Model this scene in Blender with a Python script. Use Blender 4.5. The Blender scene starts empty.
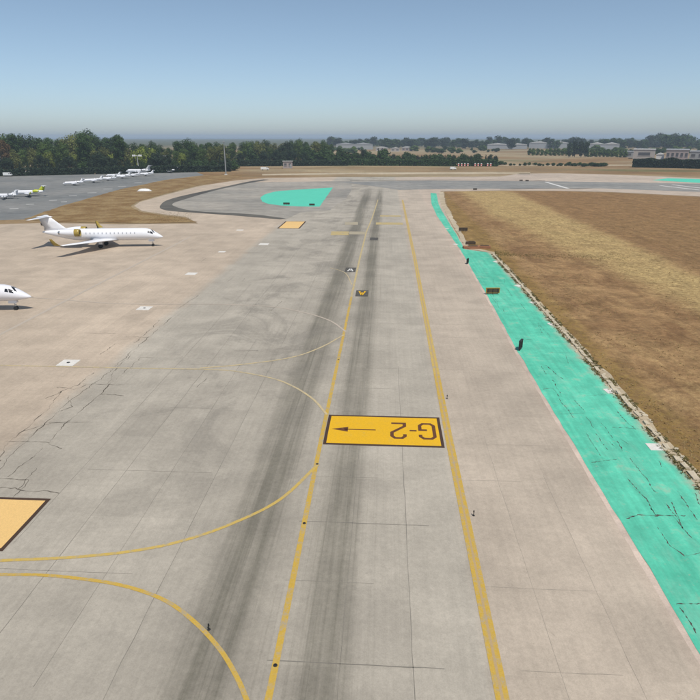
import bpy, bmesh, math, random
from mathutils import Vector, Euler, Matrix, noise as mnoise
from mathutils.geometry import tessellate_polygon
R = math.radians
random.seed(7)
scene = bpy.context.scene
COL = scene.collection

# ------------------------------------------------------------------ camera
FPX, CAM_H, HORIZON = 600.0, 24.0, 136.0
PITCH = math.atan((350 - HORIZON) / FPX)
YAW = R(3.3)
cam_d = bpy.data.cameras.new('camera'); cam = bpy.data.objects.new('camera', cam_d); COL.objects.link(cam)
cam.location = (0, 0, CAM_H); cam.rotation_euler = (math.pi / 2 - PITCH, 0, YAW)
cam_d.sensor_width = 36; cam_d.lens = 36 * FPX / 700; cam_d.clip_end = 60000; cam_d.clip_start = 0.5
scene.camera = cam
# ------------------------------------------------------------------ sky, sun, exposure
SUN_EL, SUN_AZ = R(62), R(150)          # azimuth clockwise from +Y
w = bpy.data.worlds.new('World'); scene.world = w; w.use_nodes = True
nt = w.node_tree; bg = nt.nodes['Background']
sky = nt.nodes.new('ShaderNodeTexSky'); sky.sky_type = 'NISHITA'; sky.sun_disc = False
sky.sun_elevation = SUN_EL; sky.sun_rotation = SUN_AZ
sky.altitude = 500; sky.air_density = 0.7; sky.dust_density = 1.1; sky.ozone_density = 3.2
hs = nt.nodes.new('ShaderNodeHueSaturation'); hs.inputs['Saturation'].default_value = .84; hs.inputs['Hue'].default_value = .488
nt.links.new(sky.outputs[0], hs.inputs['Color']); nt.links.new(hs.outputs[0], bg.inputs[0]); bg.inputs[1].default_value = 0.12
sl = bpy.data.lights.new('sun', 'SUN'); sl.energy = 3.6; sl.angle = R(0.5); sl.color = (1, 0.95, 0.87)
so = bpy.data.objects.new('sun', sl); COL.objects.link(so)
sv = Vector((math.sin(SUN_AZ) * math.cos(SUN_EL), math.cos(SUN_AZ) * math.cos(SUN_EL), math.sin(SUN_EL)))
so.rotation_euler = sv.to_track_quat('Z', 'Y').to_euler(); so.location = (60, -80, 200)
scene.view_settings.view_transform = 'Standard'; scene.view_settings.look = 'None'
scene.view_settings.exposure = 0; scene.view_settings.gamma = 1
scene.render.engine = 'CYCLES'
scene.cycles.volume_bounces = 0; scene.cycles.max_bounces = 6

# ------------------------------------------------------------------ helpers
RM = Euler((math.pi / 2 - PITCH, 0, YAW)).to_matrix()
def ray(x, y): return RM @ Vector(((x - 350) / FPX, (350 - y) / FPX, -1))
def G(x, y, z=0.0):
    d = ray(x, y); t = (z - CAM_H) / d.z
    return Vector((d.x * t, d.y * t))
def D(x, dist, up=0):
    d = ray(x, HORIZON); v = Vector((d.x, d.y)).normalized()
    return v * dist
def GP(pts): return [G(*p) for p in pts]

def wig0(pts):
    out = [Vector(pts[0])]
    for a, c in zip(pts, pts[1:]):
        a, c = Vector(a), Vector(c); k = max(1, int((c - a).length / 1.2))
        out += [a.lerp(c, j / k) + Vector((.12 * mnoise.noise(Vector((0, a.lerp(c, j / k).y * .7, 2))), 0)) for j in range(1, k + 1)]
    return out
class NB:
    """small node-graph builder"""
    def __init__(s, name):
        s.m = bpy.data.materials.new(name); s.m.use_nodes = True; s.t = s.m.node_tree
        s.b = s.t.nodes['Principled BSDF']; s._pos = None
    def n(s, typ, **kw):
        nd = s.t.nodes.new(typ)
        for k, v in kw.items(): setattr(nd, k, v)
        return nd
    def put(s, sock, v):
        if hasattr(v, 'is_linked') or hasattr(v, 'node'): s.t.links.new(v, sock)
        else: sock.default_value = v
    @property
    def pos(s):
        if s._pos is None: s._pos = s.n('ShaderNodeNewGeometry').outputs['Position']
        return s._pos
    def objpos(s): return s.n('ShaderNodeTexCoord').outputs['Object']
    def xyz(s, v=None):
        q = s.n('ShaderNodeSeparateXYZ'); s.put(q.inputs[0], v or s.pos); return q.outputs
    def scale(s, sx, sy, sz=1, v=None):
        q = s.n('ShaderNodeVectorMath', operation='MULTIPLY'); s.put(q.inputs[0], v or s.pos); q.inputs[1].default_value = (sx, sy, sz)
        return q.outputs[0]
    def noise(s, scale, detail=4, rough=.55, v=None, dist=0):
        q = s.n('ShaderNodeTexNoise'); s.put(q.inputs['Vector'], v or s.pos)
        q.inputs['Scale'].default_value = scale; q.inputs['Detail'].default_value = detail
        q.inputs['Roughness'].default_value = rough; q.inputs['Distortion'].default_value = dist
        return q.outputs['Fac']
    def math(s, op, a, b=0, c=0, clamp=False):
        q = s.n('ShaderNodeMath', operation=op); q.use_clamp = clamp
        s.put(q.inputs[0], a); s.put(q.inputs[1], b); s.put(q.inputs[2], c); return q.outputs[0]
    def rng(s, v, a, b, c=0, d=1, smooth=True):
        q = s.n('ShaderNodeMapRange'); q.interpolation_type = 'SMOOTHSTEP' if smooth else 'LINEAR'
        s.put(q.inputs[0], v); q.inputs[1].default_value = a; q.inputs[2].default_value = b
        q.inputs[3].default_value = c; q.inputs[4].default_value = d; return q.outputs[0]
    def mix(s, fac, a, b, mode='MIX'):
        q = s.n('ShaderNodeMix', data_type='RGBA', blend_type=mode)
        s.put(q.inputs[0], fac)
        for i, v in ((6, a), (7, b)):
            if isinstance(v, tuple): q.inputs[i].default_value = (*v, 1)
            else: s.put(q.inputs[i], v)
        return q.outputs[2]
    def mul(s, col, f):
        """col * scalar"""
        q = s.n('ShaderNodeVectorMath', operation='SCALE'); s.put(q.inputs[0], col); s.put(q.inputs[3], f); return q.outputs[0]
    def bump(s, h, strength=.3, dist=.05):
        q = s.n('ShaderNodeBump'); q.inputs['Strength'].default_value = strength; q.inputs['Distance'].default_value = dist
        s.put(q.inputs['Height'], h); s.t.links.new(q.outputs[0], s.b.inputs['Normal'])
    def done(s, col, rough=.85, spec=.3):
        if isinstance(col, tuple): s.b.inputs['Base Color'].default_value = (*col, 1)
        else: s.put(s.b.inputs['Base Color'], col)
        s.put(s.b.inputs['Roughness'], rough); s.b.inputs['Specular IOR Level'].default_value = spec
        return s.m

def plain(name, c, rough=.6, spec=.4, var=.12, scale=3, metal=0):
    b = NB(name); f = b.noise(scale, 5, .6, b.objpos())
    col = b.mix(f, tuple(x * (1 - var) for x in c), tuple(min(1, x * (1 + var)) for x in c))
    b.b.inputs['Metallic'].default_value = metal
    return b.done(col, rough, spec)

M = {}
# --- pavement: concrete with wheel-worn lanes, slab-to-slab tone, smudges
def m_concrete():
    b = NB('apron_concrete'); X, Y, Z = b.xyz()
    big = b.noise(.035, 3, .5); mid = b.noise(.22, 4, .6); fine = b.noise(2.6, 6, .7); grit = b.noise(14, 3, .7)
    streak = b.noise(1, 4, .6, b.scale(.9, .02)); streak2 = b.noise(1, 5, .65, b.scale(2.8, .05))
    cross = b.noise(1, 3, .6, b.scale(.03, .8))
    grey, beige, warm = (.385, .345, .284), (.455, .37, .283), (.43, .361, .286)
    xd = b.math('ADD', X, b.math('MULTIPLY', b.math('SUBTRACT', mid, .5), 3.0))
    left = b.rng(xd, -31.5, -29.0, 1, 0); right = b.rng(X, 4.9, 6.0)
    col = b.mix(left, grey, beige); col = b.mix(right, col, warm)
    xd2 = b.math('ADD', X, b.math('MULTIPLY', b.math('SUBTRACT', big, .5), 8.0))
    col = b.mix(b.rng(X, 14.6, 15.6, 0, .35), col, (.50, .39, .31))
    # lanes darkened by aircraft wheels either side of the painted guide line
    wob = b.math('MULTIPLY', b.math('SUBTRACT', b.noise(1, 2, .5, b.scale(0, .012)), .5), .8)
    xt = b.math('ADD', b.math('ADD', X, wob), b.math('MULTIPLY', b.math('SUBTRACT', streak, .5), 1.1))
    d1 = b.math('ABSOLUTE', b.math('ADD', xt, 8.1)); d2 = b.math('ABSOLUTE', b.math('ADD', xt, 2.55))
    t1 = b.rng(d1, .5, 2.4, 1, 0); t2 = b.rng(d2, .5, 1.9, 1, 0)
    halo = b.rng(b.math('ABSOLUTE', b.math('ADD', xt, 7.0)), 2, 7.5, 1, 0)
    tr = b.math('ADD', b.math('MULTIPLY', t1, .60), b.math('MULTIPLY', t2, .56))
    tr = b.math('ADD', tr, b.math('MULTIPLY', halo, .12))
    tr = b.math('MULTIPLY', tr, b.rng(b.noise(1, 3, .5, b.scale(.5, .02)), .25, .65, .72, 1.1))
    tr = b.math('MULTIPLY', tr, b.rng(Y, 250, 320, 1, .1))
    tr = b.math('MULTIPLY', tr, b.rng(Y, 40, 130, .95, 1.22))
    s3 = b.rng(b.noise(1, 4, .7, b.scale(4.2, .018)), .5, .68)
    s3 = b.math('MULTIPLY', s3, b.rng(b.math('ABSOLUTE', b.math('ADD', X, 4.8)), 3, 8, .2, .05))
    tr = b.math('ADD', tr, s3)
    tr = b.math('MULTIPLY', tr, b.rng(b.noise(1, 5, .7, b.scale(1.5, .03)), .3, .7, .7, 1.22))
    rub = b.mix(fine, (.125, .115, .085), (.175, .16, .125))
    col = b.mix(b.math('MINIMUM', tr, .82), col, rub)
    # smudges on the left side of the lane
    sm = b.math('MULTIPLY', b.rng(b.noise(.12, 7, .7, b.scale(1, .7), .9), .47, .62), b.rng(b.math('ABSOLUTE', b.math('ADD', X, 15)), 4, 15, 1, 0))
    col = b.mix(b.math('MULTIPLY', b.math('MULTIPLY', sm, b.rng(Y, 30, 65, .35, 1)), .46), col, (.185, .168, .14))
    # slab tone
    fl = b.n('ShaderNodeVectorMath', operation='FLOOR'); off = b.n('ShaderNodeVectorMath', operation='ADD'); off.inputs[1].default_value = (5.3, .5, 0)
    b.put(off.inputs[0], b.pos); b.put(fl.inputs[0], b.scale(1 / 3.5, 1 / 5.6, 0, off.outputs[0]))
    wn = b.n('ShaderNodeTexWhiteNoise'); b.put(wn.inputs[0], fl.outputs[0])
    tone = b.rng(wn.outputs[0], 0, 1, .955, 1.04, False)
    k = b.math('MULTIPLY', tone, b.rng(streak2, .25, .75, .955, 1.045))
    k = b.math('MULTIPLY', k, b.rng(mid, .25, .75, .89, 1.11)); k = b.math('MULTIPLY', k, b.rng(big, .3, .7, .92, 1.08))
    k = b.math('MULTIPLY', k, b.rng(cross, .25, .75, .98, 1.02)); k = b.math('MULTIPLY', k, b.rng(grit, .3, .7, .93, 1.07))
    k = b.math('MULTIPLY', k, b.rng(fine, .25, .75, .92, 1.08))
    spots = b.math('MULTIPLY', b.rng(b.noise(1.1, 6, .75), .64, .74, 1, .78), b.rng(b.noise(.45, 7, .8, None, 1.2), .62, .72, 1, .84)); k = b.math('MULTIPLY', k, spots)
    b.bump(grit, .15, .01)
    return b.done(b.mul(col, k), .88, .25)
M['concrete'] = m_concrete()

def m_asphalt(name, c1, c2, s=1.0):
    b = NB(name)
    big = b.noise(.03 * s, 4, .55); mid = b.noise(.25, 5, .6); grit = b.noise(9, 4, .7); st = b.noise(1, 4, .6, b.scale(.02, .5))
    col = b.mix(b.rng(big, .3, .7), c1, c2)
    k = b.math('MULTIPLY', b.rng(mid, .25, .75, .85, 1.14), b.rng(grit, .3, .7, .92, 1.08)); k = b.math('MULTIPLY', k, b.rng(st, .25, .75, .88, 1.12))
    return b.done(b.mul(col, k), .9, .25)
M['far_asphalt'] = m_asphalt('apron_asphalt', (.165, .17, .165), (.23, .225, .21))
M['taxi_asphalt'] = m_asphalt('taxiway_asphalt', (.25, .235, .205), (.36, .325, .275))
M['runway'] = m_asphalt('runway_asphalt', (.2, .2, .19), (.29, .275, .245))
M['shoulder'] = m_asphalt('shoulder_concrete', (.42, .37, .295), (.52, .455, .36))
M['dark_strip'] = m_asphalt('fresh_asphalt', (.075, .07, .06), (.13, .12, .1))
M['pale_edge'] = m_asphalt('pale_edge_concrete', (.47, .38, .31), (.58, .47, .385))
M['dirt'] = m_asphalt('packed_dirt', (.4, .32, .21), (.5, .42, .3))

def m_paint(name, c, under, wear=.5, rough=.7, s=1.0, floor_=0.0):
    """worn road paint: patches where the pavement shows through"""
    b = NB(name); n1 = b.noise(1.7 * s, 6, .7); n2 = b.noise(11 * s, 5, .75); n3 = b.noise(.12, 3, .5)
    f = b.rng(b.math('ADD', b.math('MULTIPLY', n1, .6), b.math('MULTIPLY', n2, .4)), wear - .06, wear + .16, 0, .85)
    f = b.math('MAXIMUM', f, floor_)
    c2 = tuple(x * .86 for x in c)
    col = b.mix(n3, c2, c); col = b.mul(col, b.rng(n2, .3, .7, .9, 1.08))
    return b.done(b.mix(f, col, under), rough, .3)
UC = (.33, .3, .25)
M['yellow'] = m_paint('yellow_paint', (.58, .37, .045), UC, .5, floor_=.06)
M['yellow_mid'] = m_paint('worn_yellow_paint', (.60, .41, .08), UC, .5, floor_=.1)
M['yellow_soft'] = m_paint('faded_yellow_paint', (.62, .46, .16), UC, .46, floor_=.25)
M['bar'] = m_paint('worn_bar_paint', (.58, .42, .12), UC, .47, floor_=.3, s=.5)
M['bar_faint'] = m_paint('ghost_bar_paint', (.52, .41, .2), UC, .42, floor_=.6, s=.5)
M['line_core'] = m_paint('faded_line_core', (.52, .34, .13), UC, .5, floor_=.3)
M['pale_line'] = m_paint('bleached_line_paint', (.68, .52, .24), UC, .45, floor_=.35)
M['ghost_line'] = m_paint('ghost_line_paint', (.56, .47, .38), (.42, .36, .29), .40, floor_=.45)
M['sign_yellow'] = m_paint('sign_yellow_paint', (.78, .44, .012), (.52, .37, .1), .58)
M['sign_orange'] = m_paint('sign_pale_orange_paint', (.80, .52, .2), (.5, .4, .25), .64)
M['sign_dark'] = m_paint('sign_dark_paint', (.07, .04, .025), (.3, .2, .06), .62)
M['letter'] = m_paint('letter_brown_paint', (.13, .05, .02), (.5, .33, .05), .6)
M['black_paint'] = m_paint('black_paint', (.06, .055, .045), UC, .56, floor_=.1)
M['white_paint'] = m_paint('white_paint', (.72, .7, .66), (.4, .36, .3), .55)

def m_green():
    b = NB('green_shoulder_paint'); X, Y, Z = b.xyz()
    big = b.noise(.06, 3, .5); mid = b.noise(.5, 5, .65); fine = b.noise(5, 5, .7); st = b.noise(1, 5, .65, b.scale(1.6, .06))
    col = b.mix(b.rng(big, .3, .7), (.085, .485, .325), (.115, .565, .385))
    col = b.mul(col, b.rng(mid, .25, .75, .82, 1.12)); col = b.mul(col, b.rng(st, .25, .75, .84, 1.1)); col = b.mix(b.rng(b.noise(.25, 6, .7, b.scale(2.0, .5)), .5, .7, 0, .3), col, (.26, .5, .38)); col = b.mul(col, b.rng(fine, .3, .7, .95, 1.05))
    edge = b.math('ADD', X, b.math('MULTIPLY', b.math('SUBTRACT', b.noise(.45, 5, .65), .5), 2.6))
    wear = b.math('MAXIMUM', b.rng(edge, 21.9, 23.5), b.math('MULTIPLY', b.rng(mid, .55, .72), .4))
    wear = b.math('MAXIMUM', wear, b.math('MULTIPLY', b.rng(b.noise(2.2, 7, .78), .58, .7), .5))
    return b.done(b.mix(wear, col, (.42, .37, .28)), .75, .3)
M['green'] = m_green()
b = NB('green_island_paint'); f = b.noise(.15, 5, .6)
M['green2'] = b.done(b.mul(b.mix(f, (.075, .5, .345), (.11, .58, .42)), b.rng(b.noise(2, 4), .3, .7, .92, 1.08)), .75, .3)

def m_field():
    b = NB('dry_field_grass'); X, Y, Z = b.xyz()
    big = b.noise(.018, 4, .55, None, .4); mid = b.noise(.11, 6, .65, None, .5); fine = b.noise(1.3, 8, .75); grit = b.noise(9, 5, .75)
    soil = b.mix(b.rng(mid, .3, .7), (.175, .1, .047), (.28, .175, .083))
    straw = b.mix(b.rng(fine, .3, .7), (.28, .195, .082), (.39, .285, .13))
    # graded strip of pale straw running beside the taxiway
    xw = b.math('ADD', X, b.math('MULTIPLY', b.math('SUBTRACT', mid, .5), 9))
    xw = b.math('ADD', xw, b.math('MULTIPLY', b.math('SUBTRACT', fine, .5), 2.5))
    lo = b.math('SUBTRACT', xw, b.rng(Y, 90, 200, 0, -12, False))
    lane = b.math('MULTIPLY', b.rng(lo, 41, 50), b.rng(xw, 54.5, 61, 1, 0))
    st = b.noise(1, 5, .7, b.n('ShaderNodeVectorRotate', rotation_type='Z_AXIS').outputs[0])
    vr = [q for q in b.t.nodes if q.type == 'VECTOR_ROTATE'][0]; b.put(vr.inputs[0], b.pos); vr.inputs['Angle'].default_value = R(-4)
    sc = b.n('ShaderNodeVectorMath', operation='MULTIPLY'); b.put(sc.inputs[0], vr.outputs[0]); sc.inputs[1].default_value = (.55, .035, 1)
    streak = b.noise(1, 5, .68, sc.outputs[0])
    patch = b.rng(b.math('ADD', b.math('MULTIPLY', big, .55), b.math('MULTIPLY', streak, .45)), .44, .62, 0, .55)
    fac = b.math('MAXIMUM', b.math('MULTIPLY', lane, b.math('MULTIPLY', b.rng(fine, .2, .6, .6, 1), b.rng(b.noise(.07, 4, .6), .3, .65, .75, 1))), b.math('MULTIPLY', patch, b.rng(fine, .3, .65, .2, .9)))
    col = b.mix(fac, soil, straw)
    col = b.mix(b.math('MULTIPLY', b.rng(xw, 57, 62), b.rng(mid, .3, .7, .3, .85)), col, (.17, .1, .045))
    # rusty red dry weeds towards the far half, olive near the edge
    col = b.mix(b.math('MULTIPLY', b.rng(Y, 120, 200), b.math('MULTIPLY', b.math('SUBTRACT', 1, lane), .5)), col, (.21, .125, .055))
    ed = b.math('ADD', X, b.math('MULTIPLY', b.math('SUBTRACT', mid, .5), 5))
    col = b.mix(b.math('MULTIPLY', b.rng(ed, 25.0, 28.0, 1, 0), b.rng(fine, .4, .6, .25, .8)), col, (.19, .125, .035))
    k = b.math('MULTIPLY', b.rng(fine, .25, .75, .74, 1.22), b.rng(grit, .25, .75, .78, 1.2)); k = b.math('MULTIPLY', k, b.rng(streak, .25, .75, .92, 1.08))
    b.bump(b.math('ADD', fine, b.math('MULTIPLY', grit, .4)), .6, .25)
    return b.done(b.mul(col, b.math('MULTIPLY', b.math('MULTIPLY', k, b.rng(b.noise(.32, 7, .72, None, .8), .3, .7, .74, 1.22)), 1.24)), .95, .1)
M['field'] = m_field()

def m_terrain():
    b = NB('far_farmland'); big = b.noise(.0045, 4, .55, b.scale(.7, 1.6), .6); mid = b.noise(.03, 6, .65); fine = b.noise(.5, 6, .7)
    col = b.mix(b.rng(big, .4, .6), (.23, .145, .07), (.32, .25, .15)); col = b.mix(b.rng(b.noise(.006, 3, .5, b.scale(.6, 2)), .58, .66, 0, .7), col, (.11, .12, .05))
    col = b.mix(b.rng(b.xyz()[1], 900, 1900, 0, .85), col, (.06, .08, .045))
    col = b.mul(col, b.math('MULTIPLY', b.rng(mid, .25, .75, .8, 1.2), b.rng(fine, .25, .75, .82, 1.18)))
    b.bump(fine, .4, .4)
    return b.done(col, .95, .1)
M['terrain'] = m_terrain()
def m_island():
    b = NB('dry_verge'); mid = b.noise(.12, 6, .65); fine = b.noise(1.2, 7, .75)
    col = b.mix(b.rng(mid, .35, .65), (.2, .12, .05), (.30, .21, .10)); col = b.mul(col, b.rng(fine, .25, .75, .7, 1.25)); b.bump(fine, .5, .2)
    return b.done(col, .95, .1)
M['verge'] = m_island()
b = NB('sea_water'); M['sea'] = b.done((.03, .07, .12), .25, .5)
M['tar'] = m_asphalt('crack_tar', (.05, .045, .04), (.10, .09, .075))
M['crack_brown'] = m_asphalt('crack_dirt', (.085, .072, .055), (.16, .14, .11))
M['joint'] = m_asphalt('joint_filler', (.17, .155, .13), (.24, .22, .185))

def obj(name, bm_or_me, mat=None, parent=None, smooth=False):
    if isinstance(bm_or_me, bmesh.types.BMesh):
        me = bpy.data.meshes.new(name); bm_or_me.to_mesh(me); bm_or_me.free()
    else: me = bm_or_me
    if smooth: me.polygons.foreach_set('use_smooth', [True] * len(me.polygons))
    if mat and not me.materials: me.materials.append(M[mat] if isinstance(mat, str) else mat)
    o = bpy.data.objects.new(name, me); COL.objects.link(o)
    if parent: o.parent = parent
    return o
def tag(o, label, cat, group=None):
    o['label'] = label; o['category'] = cat
    if group: o['group'] = group
    return o
def thing(name, label, cat, loc=(0, 0, 0), rz=0, group=None):
    o = bpy.data.objects.new(name, None); COL.objects.link(o); o.location = loc; o.rotation_euler = (0, 0, rz)
    o.empty_display_size = .5
    return tag(o, label, cat, group)
def struct(o): o['kind'] = 'structure'; return o
def dup(root, loc, rz, label, group=None, scale=1, mats=None):
    r = root.copy(); COL.objects.link(r); r.location = loc; r.rotation_euler = (0, 0, rz); r.scale = (scale,) * 3
    r['label'] = label
    if group: r['group'] = group
    def rec(a, p):
        for ch in list(a.children):
            c = ch.copy(); COL.objects.link(c); c.parent = p
            if mats:
                key = c.name.split('.')[0]
                if key in mats:
                    c.material_slots[0].link = 'OBJECT'; c.material_slots[0].material = M[mats[key]]
            rec(ch, c)
    rec(root, r)
    return r

def ragged(pts, amp, step):
    """subdivide a ground outline and give it an uneven edge"""
    out = []; n = len(pts)
    for i in range(n):
        a, c = Vector(pts[i][:2]), Vector(pts[(i + 1) % n][:2]); L = (c - a).length; k = max(1, min(90, int(L / step)))
        for j in range(k):
            p = a.lerp(c, j / k); q = mnoise.noise_vector(Vector((p.x * .31, p.y * .31, 3.3))); q2 = mnoise.noise_vector(Vector((p.x * 1.3, p.y * 1.3, 9)))
            out.append(p + Vector((q.x, q.y)) * amp + Vector((q2.x, q2.y)) * amp * .35)
    return out
def sheet(name, pts, z, mat, parent=None, rag=0, step=3):
    if rag: pts = ragged(pts, rag, step)
    v3 = [Vector((p[0], p[1], z)) for p in pts]
    me = bpy.data.meshes.new(name); tris = tessellate_polygon([v3])
    fs = []
    for t in tris:
        a, b_, c = (v3[i] for i in t)
        fs.append(t if (b_ - a).cross(c - a).z > 0 else (t[0], t[2], t[1]))
    me.from_pydata(v3, [], fs); return obj(name, me, mat, parent)
def smooth_line(pts, k=8):
    pts = [Vector(p[:2]) for p in pts]; P = [pts[0] * 2 - pts[1]] + pts + [pts[-1] * 2 - pts[-2]]; out = []
    for i in range(1, len(P) - 2):
        for j in range(k):
            t = j / k; a, b_, c, d = P[i - 1], P[i], P[i + 1], P[i + 2]
            out.append(.5 * ((2 * b_) + (c - a) * t + (2 * a - 5 * b_ + 4 * c - d) * t * t + (3 * b_ - a - 3 * c + d) * t ** 3))
    return out + [pts[-1]]
def ribbon(name, pts, wid, z, mat, parent=None, wfun=None):
    pts = [Vector(p[:2]) for p in pts]; n = len(pts); L, Rr = [], []
    for i, p in enumerate(pts):
        d1 = (pts[i] - pts[i - 1]).normalized() if i else (pts[1] - pts[0]).normalized()
        d2 = (pts[i + 1] - pts[i]).normalized() if i < n - 1 else d1
        t = (d1 + d2); t = t.normalized() if t.length > 1e-5 else d1
        nn = Vector((-t.y, t.x)); m = 1 / max(.45, nn.dot(Vector((-d1.y, d1.x))))
        ww = (wfun(i / (n - 1)) if wfun else wid) * .5 * m
        L.append((p.x + nn.x * ww, p.y + nn.y * ww, z)); Rr.append((p.x - nn.x * ww, p.y - nn.y * ww, z))
    me = bpy.data.meshes.new(name)
    me.from_pydata(L + Rr, [], [(i, n + i, n + i + 1, i + 1) for i in range(n - 1)])
    return obj(name, me, mat, parent)
def box(bm, c, s, rot=None):
    m = Matrix.Translation(c)
    if rot is not None: m = m @ rot.to_4x4()
    return bmesh.ops.create_cube(bm, size=1, matrix=m @ Matrix.Diagonal((*s, 1)))['verts']
def cyl(bm, p0, p1, r0, r1=None, n=10):
    p0, p1 = Vector(p0), Vector(p1); d = p1 - p0; r1 = r0 if r1 is None else r1
    m = Matrix.Translation((p0 + p1) / 2) @ d.to_track_quat('Z', 'Y').to_matrix().to_4x4()
    bmesh.ops.create_cone(bm, cap_ends=True, segments=n, radius1=r0, radius2=max(r1, 1e-4), depth=d.length, matrix=m)
def loft(rings, cap=True):
    """rings: list of equal-length point loops"""
    bm = bmesh.new(); vs = [[bm.verts.new(p) for p in r] for r in rings]; n = len(rings[0])
    for a, c in zip(vs, vs[1:]):
        for i in range(n): bm.faces.new((a[i], a[(i + 1) % n], c[(i + 1) % n], c[i]))
    if cap:
        for r in (vs[0], vs[-1]):
            try: bm.faces.new(r)
            except Exception: pass
    bmesh.ops.recalc_face_normals(bm, faces=bm.faces); return bm

# ================================================================== SETTING
# the land out to the coast, then the sea
struct(sheet('ground', [(-6000, -300), (6000, -300), (6000, 5200), (-6000, 5200)], 0, 'terrain'))
struct(sheet('sea', [(-30000, 5200), (30000, 5200), (30000, 40000), (-30000, 40000)], -.5, 'sea'))

GX0, GX1 = 15.9, 23.1                                      # green shoulder, metres right of the camera
flare = GP([(466, 249), (452, 226), (441.5, 205), (440.5, 191.5)])
apron_pts = [(-170, -30), (GX1, -30), (GX1, G(491, 253).y), *flare,
             *GP([(500, 190.5), (560, 190.8), (610, 192), (700, 196.5), (800, 203), (800, 183.5), (700, 178.3), (640, 175.6), (560, 173.2), (520, 173.6), (500, 176.6), (450, 176.9), (340, 177.1), (268, 177.8), (236, 180.4),
                  (200, 186), (165, 195), (140, 202), (134, 206), (142, 211), (165, 214.5), (186, 217), (198, 223.5), (120, 224.5), (46, 223), (10, 224), (-60, 227)])]
apron_pts.append((-170, apron_pts[-1].y))
apron = struct(sheet('apron', apron_pts, .03, 'concrete'))
# far asphalt parking apron on the left
fa = struct(sheet('parking_apron', GP([(-160, 226), (-60, 222), (24, 219.5), (60, 207), (120, 190), (165, 180.5), (205, 175.5), (196, 172), (100, 174), (0, 176.5), (-160, 180)]), .02, 'far_asphalt'))
# taxiway surface in the middle distance and the crossing runway
struct(sheet('taxiway', GP([(250, 182.5), (205, 192), (178, 200), (170, 206), (180, 210.2), (240, 214.5), (285, 219.5), (300, 213), (330, 210), (346, 199), (352, 189), (352, 181)]), .042, 'taxi_asphalt', rag=.6, step=4))
struct(sheet('runway', GP([(340, 182), (430, 180.6), (560, 181.5), (700, 183.8), (830, 188), (830, 201), (700, 192), (600, 188.5), (430, 189.2), (400, 190), (372, 186)]), .05, 'runway', rag=.6, step=5))
struct(sheet('service_road', GP([(262, 175.4), (340, 174.4), (450, 174.2), (530, 174.2), (530, 172.4), (450, 172.3), (340, 172.8), (262, 174.0)]), .03, 'dirt', rag=.5, step=6))
struct(sheet('field_track', GP([(430, 165.6), (700, 165.8), (820, 166), (820, 165.0), (700, 164.6), (430, 164.7)]), .03, 'dirt'))
# dry grass infield on the right
field_pts = [(23.95, -30), (23.95, G(505, 268).y), *GP([(493, 252), (470, 247.5), (447, 205), (444.5, 191.6), (500, 191.2), (560, 191.4), (610, 192.8), (700, 197.5), (820, 205.5)]), (190, -30)]
field = struct(sheet('grass_field', field_pts, .038, 'field', rag=.5, step=2))
# verge island on the left
verge = struct(sheet('grass_verge', GP([(25, 219), (60, 206.6), (120, 189.5), (165, 180), (205, 175.2), (248, 174.6), (232, 179.3), (200, 185), (165, 194), (138, 201.5), (130, 206.5), (140, 212), (166, 216), (184, 218), (196, 222.4), (150, 223.4), (46, 222)]), .07, 'verge', rag=.9, step=3))
# pale packed-earth edge between shoulder and field
edge = struct(sheet('earth_edge', [(22.75, -30), (22.75, G(491, 253).y), *GP([(466, 248.4), (441, 205), (438.8, 192.5), (443.5, 191.8), (445.5, 204), (470, 247), (494, 252)]), (24.1, G(505, 268).y), (24.1, -30)], .042, 'dirt', rag=.35, step=1.2))
green = struct(sheet('painted_shoulder', [(GX0, -30), (22.95, -30), (22.95, G(490, 253).y)] + GP([(465, 249.5), (451, 226), (442.5, 212), (438.5, 204), (436.5, 193.5), (430.5, 193), (431.5, 204), (437, 216), (460.5, 250)]) + [(16.5, 95), (GX0, 66)], .046, 'green', rag=.14, step=1.5))
struct(sheet('painted_island', ragged(smooth_line(GP([(262, 201.5), (260.6, 198), (265, 194.5), (276, 191.6), (290, 190.3)]), 4) + GP([(310, 189), (333, 187.6), (319.5, 206.8), (300, 206.6), (280, 205.6), (268, 204)]), .25, 2), .06, 'green2'))
struct(sheet('painted_verge', GP([(652, 180.2), (668, 178.4), (700, 179.2), (790, 184), (790, 188.5), (700, 183)]), .06, 'green2'))
ribbon('edge_band', wig0([(15.72, -20), (15.72, 66), (16.33, 95), tuple(G(459.5, 250))]), .42, .0345, 'pale_edge', apron)
# dark re-laid strip that bends round the verge
sl_ = ribbon('asphalt_strip', smooth_line(GP([(266, 179.6), (246, 183), (205, 192), (176, 199.8), (166.5, 205), (174, 209.6), (200, 212.4), (245, 215.2), (283, 219)])), 3, .054, 'dark_strip', apron,
             wfun=lambda t: 3.6 + 1.6 * math.sin(t * 3.1) + 1.2 * math.sin(t * 23))
ribbon('asphalt_strip', smooth_line(GP([(350, 180.9), (430, 180.0), (520, 180.4), (545, 181)])), 2.6, .058, 'dark_strip', apron, wfun=lambda t: 2.2 + 1.2 * math.sin(t * 9))
ribbon('asphalt_strip', smooth_line(GP([(500, 189.2), (540, 188.6), (575, 188.7), (592, 188.3)])), 2, .058, 'dark_strip', apron, wfun=lambda t: 1.6 + .9 * math.sin(t * 11))
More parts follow.
